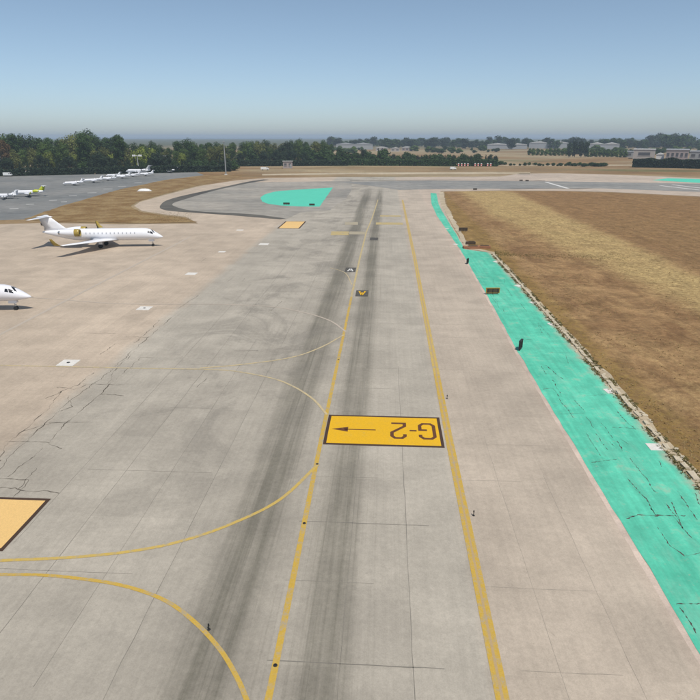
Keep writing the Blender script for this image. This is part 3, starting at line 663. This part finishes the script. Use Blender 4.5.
# ------------------------------------------------------------------ rubble kerb along the field edge
kerb = thing('rubble_kerb', 'row of broken pale kerb stones between green shoulder and dry field', 'kerb', (23.6, 60, .04))
protos = []
for k in range(9):
    bm = bmesh.new(); rn = random.Random(k); bmesh.ops.create_cube(bm, size=1)
    bmesh.ops.subdivide_edges(bm, edges=bm.edges, cuts=1, use_grid_fill=True)
    for v in bm.verts:
        v.co = v.co + Vector((rn.uniform(-.13, .13), rn.uniform(-.13, .13), rn.uniform(-.1, .1)))
        if abs(v.co.x) > .3 and abs(v.co.y) > .3: v.co *= .88
    me = bpy.data.meshes.new('stone'); bm.to_mesh(me); bm.free(); me.materials.append(M['stone']); protos.append(me)
blocks = []
for k in range(6):
    bm = bmesh.new(); rn = random.Random(50 + k); bmesh.ops.create_cube(bm, size=1); bmesh.ops.subdivide_edges(bm, edges=bm.edges, cuts=1, use_grid_fill=True)
    for v in bm.verts: v.co += Vector((rn.uniform(-.07, .07), rn.uniform(-.05, .05), rn.uniform(-.08, .08)))
    me = bpy.data.meshes.new('stone'); bm.to_mesh(me); bm.free(); me.materials.append(M['stone']); blocks.append(me)
y = 36.0; cnt = 0; rn = random.Random(3)
while cnt < 292 and y < 130:
    L = rn.uniform(.55, 1.25)
    if rn.random() < .86:
        o = bpy.data.objects.new('stone', rn.choice(blocks)); COL.objects.link(o); o.parent = kerb
        o.location = (23.38 - 23.6 + rn.uniform(-.06, .06), y - 60, rn.uniform(-.02, .05)); o.scale = (rn.uniform(.3, .5), L, .2); o.rotation_euler = (rn.uniform(-.05, .05), rn.uniform(-.1, .1), rn.uniform(-.12, .12)); cnt += 1
    for q in range(rn.choice((1, 2, 2, 3))):
        o = bpy.data.objects.new('stone', rn.choice(protos)); COL.objects.link(o); o.parent = kerb
        s = rn.uniform(.1, .34); o.location = (rn.choice((22.95, 23.0, 23.7, 23.85)) - 23.6 + rn.uniform(-.18, .18), y - 60 + rn.uniform(-.4, .4), s * .05); o.scale = (s * rn.uniform(.7, 1.2), s * rn.uniform(.8, 1.4), s * .45); o.rotation_euler = (rn.uniform(-.2, .2), rn.uniform(-.2, .2), rn.uniform(-1.5, 1.5)); cnt += 1
    y += L + rn.uniform(.02, .3)

# ------------------------------------------------------------------ ground cover
def m_leaf(name, c1, c2, trans=.25):
    b = NB(name); oi = b.n('ShaderNodeObjectInfo').outputs['Random']; f = b.noise(.35, 4, .6)
    col = b.mix(f, c1, c2); col = b.mul(col, b.rng(oi, 0, 1, .78, 1.25, False))
    b.done(col, .7, .2); return b.m
M['straw'] = m_leaf('straw_blades', (.22, .15, .06), (.34, .25, .11))
M['weed'] = m_leaf('olive_weeds', (.07, .075, .02), (.17, .13, .04))
def tufts(name, spots, mat, label, cat, parent=None):
    vs, fs = [], []; rn = random.Random(11)
    for (x, y, z, s, n) in spots:
        for _ in range(n):
            a = rn.uniform(0, 6.283); r = s * rn.uniform(.05, .7); l = s * rn.uniform(.35, 1); wd = s * rn.uniform(.08, .2)
            bx, by = x + math.cos(a) * r * .6, y + math.sin(a) * r * .6; tx, ty = bx + math.cos(a) * l * .6, by + math.sin(a) * l * .6; c, d = -math.sin(a) * wd, math.cos(a) * wd
            i = len(vs); vs += [(bx - c, by - d, z), (bx + c, by + d, z), (tx, ty, z + l * .55)]; fs.append((i, i + 1, i + 2))
    me = bpy.data.meshes.new(name); me.from_pydata(vs, [], fs); o = obj(name, me, mat); o['kind'] = 'stuff'; tag(o, label, cat); return o
sp = []
for _ in range(15000):
    y = 34 + 150 * random.random() ** 1.6; x = 24.6 + random.random() ** 1.2 * (20 + y * .55)
    k = mnoise.noise(Vector((x * .12, y * .12, 2))) + .5 * mnoise.noise(Vector((x * .5, y * .5, 5)))
    if k > -.1: sp.append((x, y, .035, random.uniform(.12, .34), random.choice((3, 4, 5))))
tufts('dry_grass', sp, 'straw', 'short dry straw grass scattered over the brown field', 'grass')
sp = []
for _ in range(5200):
    y = random.uniform(34, 130); x = random.choice((22.98, 23.05, 23.75, 23.9)) + random.gauss(0, .16)
    if mnoise.noise(Vector((x * .9, y * .5, 4))) > -.12: sp.append((x, y, .04, random.uniform(.14, .36), random.choice((4, 5, 6))))
for _ in range(900):
    g = G(random.uniform(150, 192), random.uniform(212, 222)); sp.append((g.x, g.y, .07, random.uniform(.12, .28), 5)) if random.random() < .5 else None
for _ in range(1500):
    u = random.random(); g = G(495 + 130 * u * u, 253 + random.gauss(0, 1.5) + 5 * u); sp.append((g.x, g.y, .036, random.uniform(.1, .24), 5))
tufts('weeds', sp, 'weed', 'olive weeds growing between the kerb stones and along the verges', 'weeds')

# ------------------------------------------------------------------ trees
M['bark'] = plain('bark', (.12, .09, .065), .9, .1, .25, 2)
M['leaf_dark'] = m_leaf('leaf_dark_green', (.024, .05, .012), (.05, .09, .022))
M['leaf_mid'] = m_leaf('leaf_mid_green', (.045, .085, .018), (.095, .14, .028))
M['leaf_olive'] = m_leaf('leaf_olive_green', (.09, .105, .026), (.155, .165, .045))
M['leaf_lime'] = m_leaf('leaf_yellow_green', (.13, .16, .025), (.2, .24, .045))
M['leaf_deep'] = m_leaf('leaf_deep_green', (.016, .03, .014), (.032, .052, .022))
M['leaf_rust'] = m_leaf('leaf_rust_brown', (.10, .06, .025), (.15, .095, .04))
def leaf_mesh(name, lobes, nleaf, size, seed, mat, squash=1.0):
    rn = random.Random(seed); vs, fs = [], []
    tot = sum(l[3] ** 2 for l in lobes)
    for lx, ly, lz, lr, lh in lobes:
        for _ in range(int(nleaf * lr * lr / tot)):
            d = Vector((rn.gauss(0, 1), rn.gauss(0, 1), rn.gauss(0, 1))).normalized(); rr = rn.random() ** .38
            q = 1 + .28 * mnoise.noise(d * 2.3 + Vector((seed, lx, lz)))
            p = Vector((lx + d.x * lr * rr * q, ly + d.y * lr * rr * q, lz + d.z * lh * rr * q))
            nn = (d + Vector((rn.gauss(0, .6), rn.gauss(0, .6), rn.gauss(0, .6) + .3))).normalized(); t = nn.orthogonal().normalized(); t.rotate(Matrix.Rotation(rn.uniform(0, 6.28), 3, nn)); u = nn.cross(t)
            s = size * rn.uniform(.55, 1.25); i = len(vs); k = rn.uniform(.5, .9)
            vs += [tuple(p - t * s), tuple(p + u * s * k - nn * s * .25), tuple(p + t * s), tuple(p - u * s * k - nn * s * .25)]; fs.append((i, i + 1, i + 2, i + 3))
    me = bpy.data.meshes.new(name); me.from_pydata(vs, [], fs); me.materials.append(M[mat]); return me
def trunk_mesh(h, r, limbs, seed):
    rn = random.Random(seed); bm = bmesh.new(); p = Vector((0, 0, -.2))
    for k in range(4):
        q = Vector((rn.uniform(-.4, .4), rn.uniform(-.4, .4), h * (k + 1) / 4)); cyl(bm, p, q, r * (1 - k * .2), r * (.8 - k * .2), 8); p = q
    for l in limbs: 
        z = h * rn.uniform(.35, .8); cyl(bm, (0, 0, z), (l[0] * .8, l[1] * .8, max(z + .5, l[2])), r * .42, r * .12, 6)
    me = bpy.data.meshes.new('trunk'); bm.to_mesh(me); bm.free(); me.materials.append(M['bark']); return me
TREE = {}
def proto(kind, h, wid, nl, base, n, size, mat, seed, conic=False):
    """unit prototypes in metres: height h, crown width wid, nl lobes between base and h"""
    rn = random.Random(seed); lobes = []
    for i in range(nl):
        t = i / max(1, nl - 1); z = base + (h - base) * (.12 + .76 * t)
        if conic: r = wid * .5 * (1 - .75 * t) * .9; off = wid * .05
        else: r = wid * rn.uniform(.2, .32); off = wid * .5 * math.sin(math.pi * (.18 + .7 * t)) * rn.uniform(.3, .75)
        a = i * 2.4 + rn.uniform(-.5, .5); lobes.append((math.cos(a) * off, math.sin(a) * off, z, r, r * (1.5 if conic else rn.uniform(.75, 1.05))))
    if not conic: lobes.append((0, 0, base + (h - base) * .5, wid * .3, (h - base) * .42))
    TREE[kind] = (leaf_mesh('crown', lobes, n, size, seed, mat), trunk_mesh(h * .72, .035 * h * (.6 if conic else .55), lobes[:5], seed), h)
proto('broad', 24, 18, 10, 4, 3400, .62, 'leaf_mid', 1); proto('broad2', 24, 16, 11, 4, 3400, .62, 'leaf_dark', 2)
proto('olive', 24, 17, 9, 3, 3000, .62, 'leaf_olive', 3); proto('tall', 28, 13, 11, 8, 3200, .6, 'leaf_dark', 4)
proto('lime', 15, 12, 8, 1.5, 2200, .55, 'leaf_lime', 5); proto('pine', 22, 15, 8, 9, 2600, .6, 'leaf_deep', 6)
proto('cypress', 20, 5.0, 9, .6, 2000, .5, 'leaf_deep', 7, True); proto('rust', 24, 13, 8, 4, 2200, .6, 'leaf_rust', 8)
proto('shrub', 8, 9, 8, .4, 1500, .5, 'leaf_dark', 9); proto('deep', 22, 15, 9, 2, 3000, .62, 'leaf_deep', 10)
proto('far', 20, 17, 7, 2, 900, 1.1, 'leaf_dark', 12); proto('far2', 20, 15, 7, 2, 900, 1.1, 'leaf_deep', 13); proto('far3', 14, 14, 6, 1, 800, 1.1, 'leaf_mid', 14)
NAMES = {'cypress': 'cypress_tree', 'pine': 'pine_tree', 'shrub': 'shrub'}
def tree(kind, xy, hgt, label, group, wide=1.0, z=0):
    c, tr, h = TREE[kind]; s = hgt / h
    t = thing(NAMES.get(kind, 'tree'), label, 'shrub' if kind == 'shrub' else 'tree', (xy.x, xy.y, z), random.uniform(0, 6.28), group); t.scale = (s * wide, s * wide, s)
    obj('crown', c, None, t); obj('trunk', tr, None, t)
def top_h(y, d): return .95 * CAM_H + (HORIZON - y) / math.hypot(FPX, 350 - HORIZON) * d * 1.06
rn = random.Random(21)
LAND = [(-20, 'beyond the left image edge'), (8, 'at the left pole'), (30, 'behind the lime tailed jet'), (58, 'above the gap in the jet row'), (80, 'above the first jets of the row'), (104, 'above the middle of the jet row'), (128, 'left of the floodlight mast'), (150, 'just right of the floodlight mast'), (180, 'right of the skyline gap'), (205, 'midway between mast and thin pole'), (226, 'by the tall thin mast'), (246, 'right of the tall thin mast'), (268, 'above the small van'), (288, 'behind the small hut'), (310, 'right of the small hut'), (345, 'behind the grey warehouse'),
        (375, 'behind the left pale house'), (396, 'behind the pale houses'), (420, 'right of the pale houses'), (445, 'left of the striped boards'), (465, 'above the left striped boards'), (488, 'above the right striped boards'), (515, 'over the left greenhouse'), (550, 'over the middle greenhouse'), (580, 'at the dark clump'), (608, 'over the right greenhouse'), (632, 'over the grey shed'), (650, 'over the flat warehouse'), (680, 'over the pinkish warehouse'), (715, 'at the right image edge')]
def land(x): return min(LAND, key=lambda q: abs(q[0] - x))[1]
SEEN = {}; ORD = ('first', 'second', 'third', 'fourth', 'fifth', 'sixth', 'seventh', 'eighth', 'ninth', 'tenth', 'eleventh', 'twelfth')
def uniq(base, x):
    l = base + ' ' + land(x); k = SEEN.get(l, 0); SEEN[l] = k + 1
    return l if k == 0 else ORD[k] + ' ' + l
# skyline of the left belt, read from the photograph: (x, y of the top)
SK = [(-60, 134), (0, 134), (12, 131), (25, 132.5), (40, 134), (52, 133), (60, 134), (72, 131.5), (82, 129.5), (92, 130), (98, 134), (106, 133), (115, 131), (124, 137), (135, 139), (146, 139.5), (158, 139), (167, 142), (174, 136), (186, 137), (200, 138), (215, 140), (226, 139), (236, 137), (250, 138), (262, 137), (275, 139), (290, 138), (306, 136), (318, 138), (328, 139), (345, 143), (360, 145)]
def skyline(x):
    for a, c in zip(SK, SK[1:]):
        if a[0] <= x <= c[0]: return a[1] + (c[1] - a[1]) * (x - a[0]) / (c[0] - a[0])
    return 142
LB = {'broad': 'mid green broad tree', 'broad2': 'dark green broad tree', 'olive': 'olive green tree', 'tall': 'tall dark tree', 'lime': 'yellow green tree', 'deep': 'deep green tree', 'cypress': 'slim dark cypress', 'rust': 'rust brown tree', 'pine': 'dark pine', 'shrub': 'dark shrub', 'far': 'hazy tree', 'far2': 'hazy dark tree', 'far3': 'low hazy tree'}
x = -58.0; i = 0
while x < 345:                                       # the tall back row makes the skyline
    k = rn.choice(('broad2', 'tall', 'broad', 'tall', 'olive', 'broad2')); d = rn.uniform(515, 560) if x < 225 else rn.uniform(590, 660)
    tree(k, D(x, d), max(10, top_h(skyline(x) + rn.uniform(1.2, 4.2), d)), uniq(LB[k] + ' on the wood skyline', x), 'skyline trees', rn.uniform(.85, 1.1)); x += rn.uniform(6.5, 10.5); i += 1
x = -60.0
while x < 335:                                       # lower middle row
    k = rn.choice(('broad', 'olive', 'olive', 'deep', 'broad2', 'broad', 'lime')); d = rn.uniform(480, 510) if x < 225 else rn.uniform(560, 590)
    tree(k, D(x, d), rn.uniform(12, 19) if k != 'lime' else rn.uniform(11, 15), uniq(LB[k] + ' halfway up the wood', x), 'middle trees of the wood', rn.uniform(.9, 1.15)); x += rn.uniform(7.5, 12)
for px, y0, k, lab in ((107, 151, 'lime', 'bright yellow green tree behind the far row of jets'), (150, 146, 'lime', 'yellow green tree right of the floodlight mast'), (139, 145, 'lime', 'yellow green tree at the floodlight mast'), (180, 150, 'lime', 'yellow green tree before the gap in the skyline'),
                    (2, 138, 'rust', 'rust brown tree at the left image edge'), (118, 133.5, 'tall', 'tallest dark tree left of the skyline gap'), (82, 132.5, 'tall', 'highest domed dark tree of the left wood'), (45, 148, 'lime', 'small yellow green tree in the left part of the wood')):
    d = 474; tree(k, D(px, d), top_h(y0, d), lab, None, .95)
x = -60.0
while x < 232:                                       # dark front screen
    k = rn.choice(('cypress', 'deep', 'cypress', 'pine', 'deep', 'shrub')); d = rn.uniform(462, 470)
    tree(k, D(x, d), rn.uniform(8, 14) if k != 'shrub' else 7, uniq(LB[k] + ' in the front screen', x), 'front screen trees', rn.uniform(1, 1.35)); x += rn.uniform(5, 8.5)
while x < 345:
    k = rn.choice(('cypress', 'deep', 'shrub', 'deep', 'cypress')); d = rn.uniform(540, 552)
    tree(k, D(x, d), rn.uniform(8, 13), uniq(LB[k] + ' in the front screen', x), 'front screen trees', rn.uniform(1, 1.35)); x += rn.uniform(5, 8)
x = 346
while x < 500:                                       # shrub belt in the centre
    k = rn.choice(('shrub', 'shrub', 'broad2', 'deep', 'cypress')); d = rn.uniform(545, 575)
    tree(k, D(x, d), (rn.uniform(8, 11) if x > 385 else rn.uniform(9, 17)) * (.8 if k in ('broad2', 'deep') else .9), uniq(LB[k] + ' in the low belt', x), 'low belt trees', 1.15); x += rn.uniform(3.6, 5.6)
# clipped dark hedges
def hedge(p0, p1, hgt, dep, label, n, size=.5, mat='leaf_deep'):
    c = (p0 + p1) / 2; d = p1 - p0; L = d.length; rz = math.atan2(d.y, d.x); rn2 = random.Random(int(L)); vs, fs = [], []
    for _ in range(n):
        px = rn2.uniform(-L / 2, L / 2); top = hgt * (1 + .3 * mnoise.noise(Vector((px * .12, L, 0)))); f = rn2.random()
        p = Vector((px, rn2.uniform(-dep / 2, dep / 2), top * rn2.uniform(.9, 1.06))) if f < .35 else Vector((px, -dep / 2 + rn2.gauss(0, .25), rn2.uniform(0, top)))
        if f > .85: p.y = -p.y
        nn = Vector((rn2.gauss(0, .6), rn2.gauss(-.5, .6), rn2.gauss(.5, .6))).normalized(); t = nn.orthogonal().normalized(); u = nn.cross(t); s = size * rn2.uniform(.6, 1.3); i = len(vs)
        vs += [tuple(p - t * s), tuple(p + u * s), tuple(p + t * s), tuple(p - u * s)]; fs.append((i, i + 1, i + 2, i + 3))
    me = bpy.data.meshes.new('foliage'); me.from_pydata(vs, [], fs)
    h = thing('hedge', label, 'hedge', (c.x, c.y, 0), rz); obj('foliage', me, mat, h)
    bm = bmesh.new()
    for k in range(max(4, int(L / 6))): cyl(bm, (-L / 2 + (k + .5) * L / max(4, int(L / 6)), 0, 0), (-L / 2 + (k + .5) * L / max(4, int(L / 6)), 0, hgt * .8), .15, .08, 5)
    obj('stem', bm, 'bark', h)
hedge(D(-60, 458), D(228, 458), 4.2, 3, 'long dark clipped hedge behind the far apron', 14000, .6)
hedge(D(228, 536), D(348, 536), 4.4, 3, 'dark clipped hedge behind the small hut', 9000, .6)
hedge(D(346, 540), D(500, 540), 5, 3, 'dark green hedge behind the red and white boards', 10000, .6, mat='leaf_dark')
hedge(D(637, 560), D(730, 560), 6.4, 4, 'dark hedge in front of the pale warehouses on the right', 12000, .6)
x = 500
while x < 612:
    tree('shrub', D(x, rn.uniform(555, 575)), rn.uniform(1.2, 3.0), uniq('low dark shrub on the field track', x), 'shrubs along the field track', rn.uniform(1.3, 2.6)); x += rn.uniform(2.2, 6)
# hazy trees far off
x = 330
while x < 720:
    d = rn.uniform(1250, 1600); k = rn.choice(('far', 'far2', 'far'))
    yt = 138.0 + 2.2 * mnoise.noise(Vector((x * .035, 0, 3))) + rn.uniform(-1.2, 1.6)
    if 650 < x < 692: yt = 134.5 + rn.uniform(-.6, 1)
    tree(k, D(x, d), top_h(yt, d), uniq(LB[k] + ' on the far skyline', x), 'far skyline trees', rn.uniform(1.2, 1.9)); x += rn.uniform(3.0, 5.5)
x = 335
while x < 720:
    d = rn.uniform(900, 1150); k = rn.choice(('far3', 'far', 'far3'))
    if not (500 < x < 560 or 372 < x < 412): tree(k, D(x, d), rn.uniform(4, 9), uniq(LB[k] + ' below the far skyline', x), 'far field trees', rn.uniform(1.5, 2.6))
    x += rn.choice((3, 4, 4.5, 6, 13))
for q, px in enumerate((571, 577, 583, 588)): tree('far2', D(px, 800 + rn.uniform(-15, 15)), top_h(140 + rn.uniform(-.6, 1.4), 800), ORD[q] + ' tree from left in the tight dark clump right of centre', 'clump of dark trees', .75)
for a, c, d in ((531, 569, 860), (590, 628, 820)):
    x = a; q = 0
    while x < c: tree('far3', D(x, d + rn.uniform(-8, 8)), rn.uniform(6.5, 8.5), ORD[q] + ' tree from left in the green orchard row %s the dark clump' % ('left of' if a < 570 else 'right of'), 'orchard rows', 1.0); x += 4.2; q += 1

# ------------------------------------------------------------------ buildings in the distance
def building(name, px0, px1, ybase, ytop, dep, wall, roof, label, wins=0, pitched=True, cat='building', door=False):
    d = G((px0 + px1) / 2, ybase).length; p0, p1 = D(px0, d), D(px1, d); c = (p0 + p1) / 2; v = p1 - p0; L = v.length
    h = (ybase - ytop) / math.hypot(FPX, 350 - HORIZON) * d * .98
    t = thing(name, label, cat, (c.x, c.y, 0), math.atan2(v.y, v.x)); wh = h * (.74 if pitched else .95)
    bm = bmesh.new(); box(bm, (0, dep / 2, wh / 2), (L, dep, wh)); obj('wall', bm, wall, t)
    nb = max(1, int(L / 26)) if pitched else 1; bm = bmesh.new()
    for k in range(nb):
        x0 = -L / 2 + k * L / nb; x1 = x0 + L / nb
        if pitched:
            pr = [(x0 - .2, wh), (x1 + .2, wh), (x1 + .2, wh + .25), ((x0 + x1) / 2, h), (x0 - .2, wh + .25)]
            a = [bm.verts.new((x, -.5, z)) for x, z in pr]; e = [bm.verts.new((x, dep + .5, z)) for x, z in pr]
            bm.faces.new(a); bm.faces.new(e[::-1])
            for q in range(5): bm.faces.new((a[q], e[q], e[(q + 1) % 5], a[(q + 1) % 5]))
        else: box(bm, (0, dep / 2, wh + h * .03), (L + 1, dep + 1, h * .06))
    bmesh.ops.recalc_face_normals(bm, faces=bm.faces); obj('roof', bm, roof, t)
    for k in range(wins):
        x = -L / 2 + (k + .5) * L / wins; bm = bmesh.new(); box(bm, (x, -.04, wh * .55), (L / wins * .55, .14, wh * .34)); o = obj('window', bm, 'opening', t)
        bm = bmesh.new(); box(bm, (x, -.12, wh * .36), (L / wins * .6, .3, .18)); obj('sill', bm, roof, o)
    if door:
        bm = bmesh.new(); box(bm, (L * .3, -.05, wh * .3), (L * .16, .16, wh * .6)); obj('door', bm, 'grey', t)
    return t
building('warehouse', 336, 373, 149.5, 143, 40, 'wall_grey', 'roof_grey', 'long grey roofed warehouse behind the centre left trees', 0)
building('house', 376, 388, 151, 146.8, 14, 'wall_cream', 'roof_white', 'left small pale house in the centre distance', 3, True, 'house')
building('house', 391, 400, 151.5, 147.5, 12, 'wall_cream', 'roof_white', 'middle small pale house in the centre distance', 2, True, 'house')
building('house', 402, 413, 151, 146.6, 12, 'wall_pink', 'roof_white', 'right small pale house in the centre distance', 3, True, 'house')
building('greenhouse', 488, 528, 149, 143.6, 50, 'roof_grey', 'roof_white', 'left part of the long pale greenhouses in the distance')
building('greenhouse', 530, 570, 148.6, 141.8, 60, 'roof_grey', 'roof_white', 'middle part of the long pale greenhouses left of the dark clump')
building('greenhouse', 590, 621, 150, 143.2, 50, 'roof_grey', 'roof_white', 'pale greenhouse right of the dark tree clump')
building('warehouse', 636, 658, 159, 150.4, 30, 'wall_cream', 'roof_white', 'flat pale warehouse with wide dark opening on the right', 1, False)
building('warehouse', 627, 636, 157.5, 152, 20, 'wall_grey', 'roof_grey', 'low grey shed left of the flat pale warehouse', 1, False)
building('warehouse', 669, 692, 160.5, 151, 34, 'wall_pink', 'roof_grey', 'pinkish warehouse with a row of windows on the right', 5, False)
building('warehouse', 693, 716, 160, 152.6, 30, 'wall_grey', 'roof_grey', 'grey warehouse cut by the right image edge', 3, False)
building('storage_tent', 659.5, 667.5, 159.3, 153.8, 10, 'white_thing', 'white_thing', 'small bright white tent between the right warehouses', 0, True, 'tent', False)
building('hut', 282, 291.5, 168.4, 161.2, 5, 'wall_pink', 'roof_white', 'small pale hut standing before the dark hedge', 2, False, 'hut', True)

# ------------------------------------------------------------------ masts and odd things
def mast(px, ybase, ytop, label, heads=True, r=.28):
    g = G(px, ybase); d = g.length; h = (ybase - ytop) / math.hypot(FPX, 350 - HORIZON) * d
    t = thing('floodlight_mast', label, 'mast', (g.x, g.y, 0), YAW, 'tall masts round the apron')
    bm = bmesh.new(); cyl(bm, (0, 0, .5), (0, 0, h), r, r * .5, 10); obj('pole', bm, 'light_grey' if heads else 'grey', t)
    bm = bmesh.new(); box(bm, (0, 0, .25), (1.6, 1.6, .5)); obj('footing', bm, 'pad', t)
    if heads:
        bm = bmesh.new(); box(bm, (0, 0, h), (6.4, .35, .3)); arm = obj('cross_arm', bm, 'light_grey', t)
        for xx in (-2.8, -1.6, 1.6, 2.8):
            bm = bmesh.new(); box(bm, (xx, -.35, h + .1), (1.0, .6, 1.1)); obj('lamp', bm, 'white_thing', arm)
    else:
        bm = bmesh.new(); cyl(bm, (0, 0, h), (0, 0, h + 1.6), .06, .03, 6); obj('rod', bm, 'grey', t)
        bm = bmesh.new(); box(bm, (0, 0, h - .4), (1.2, 1.2, .5)); obj('platform', bm, 'grey', t)
mast(139, 172.4, 157, 'pale floodlight mast with cross arm behind the far row of jets')
mast(226, 175, 143, 'tall thin grey mast standing at the tip of the dry verge', False, .42)
mast(3, 175, 145, 'tall grey pole at the left image edge before the wood', False, .42)
mast(163, 171.5, 157.5, 'far pale floodlight mast right of the first one', True, .2)
def van(px, py, L, label, mat='white_thing', rz=0, hgt=2.3):
    g = G(px, py); t = thing('van', label, 'van', (g.x, g.y, .03), YAW + rz, 'service vans')
    pr = [(-.5, .3), (.5, .3), (.5, .55), (.44, .6), (.34, 1), (-.5, 1)]
    obj('body', loft([[(x * L, y, z * hgt) for x, z in pr] for y in (-.95, .95)]), mat, t)
    for x in (-.3, .32):
        for y in (-.9, .9):
            bm = bmesh.new(); cyl(bm, (x * L, y - .12, .36), (x * L, y + .12, .36), .36, n=14); obj('wheel', bm, 'tyre', t)
    for y in (-.96, .96):
        bm = bmesh.new(); box(bm, (.27 * L, y, .76 * hgt), (.14 * L, .03, .2 * hgt)); obj('side_window', bm, 'glass', t)
    q = [(.345, .985), (.438, .62)]; bm = bmesh.new(); vs = [bm.verts.new((q[i][0] * L + .02, y, q[i][1] * hgt)) for i, y in ((0, -.8), (0, .8), (1, .8), (1, -.8))]; bm.faces.new(vs); obj('windscreen', bm, 'glass', t)
van(27, 175, 6.5, 'white van parked at the far left edge of the apron', hgt=2.6)
van(265, 170.3, 6.0, 'small white van on the road left of the hut')
van(8, 176.4, 5, 'white van nearest the left pole by the hedge')
van(453, 170, 4.6, 'small white van left of the red and white boards')
# white covered equipment on the verge
def cover(px, py, L, label):
    g = G(px, py); t = thing('covered_equipment', label, 'cover', (g.x, g.y, .07), R(12))
    bm = bmesh.new(); bmesh.ops.create_uvsphere(bm, u_segments=18, v_segments=10, radius=1)
    for v in bm.verts: v.co = Vector((v.co.x * L / 2 * (1 + .15 * mnoise.noise(v.co * 2)), v.co.y * 1.4, max(0, v.co.z) * 1.1 * (1 + .3 * mnoise.noise(v.co * 3 + Vector((4, 0, 0))))))
    obj('sheet', bm, 'white_thing', t, True)
    bm = bmesh.new(); box(bm, (0, 0, .05), (L * 1.05, 3.2, .1)); obj('base', bm, 'pad', t)
cover(144.5, 191.2, 6, 'white covered heap on the dry verge below the far jets')
# red and white antenna boards
def boards(px, label, n):
    for k in range(n):
        g = G(px + k * 3.1, 166.6); t = thing('marker_board', ORD[k] + ' ' + label, 'marker board', (g.x, g.y, 0), YAW, 'red and white boards before the hedge')
        for q in range(4):
            bm = bmesh.new(); box(bm, (0, 0, .55 + q * .6), (1.15, .12, .6)); obj('stripe', bm, 'red' if q % 2 == 0 else 'white_thing', t)
        for xx in (-.45, .45):
            bm = bmesh.new(); cyl(bm, (xx, .1, 0), (xx, .1, 2.6), .05, n=6); obj('post', bm, 'grey', t)
boards(458.5, 'red and white board from left in the left cluster before the green hedge', 4)
boards(475, 'red and white board from left in the middle cluster before the green hedge', 3)
boards(487.5, 'red and white board from left in the right pair before the green hedge', 2)
# field marker posts by the runway
for i, (x, y) in enumerate(((521, 181.3), (527, 181.5), (475, 190.3))):
    guide_sign(x, y, 1.7, .6, R(2), ['left dark sign of the pair beside the crossing runway', 'right dark sign of the pair beside the crossing runway', 'dark low sign on the far edge of the dry field'][i], 'dark_metal', .055)

# ------------------------------------------------------------------ air
b = NB('haze_air'); b.t.nodes.remove(b.b); vol = b.n('ShaderNodeVolumePrincipled'); vol.inputs['Color'].default_value = (.74, .87, 1, 1); vol.inputs['Density'].default_value = .00019
vol.inputs['Anisotropy'].default_value = .0
b.t.links.new(vol.outputs[0], [q for q in b.t.nodes if q.type == 'OUTPUT_MATERIAL'][0].inputs['Volume'])
bm = bmesh.new(); box(bm, (0, 19800, 19.5), (60400, 40600, 45)); hz = obj('haze', bm, b.m); hz['kind'] = 'stuff'
tag(hz, 'thin pale haze lying over the whole airfield', 'haze')
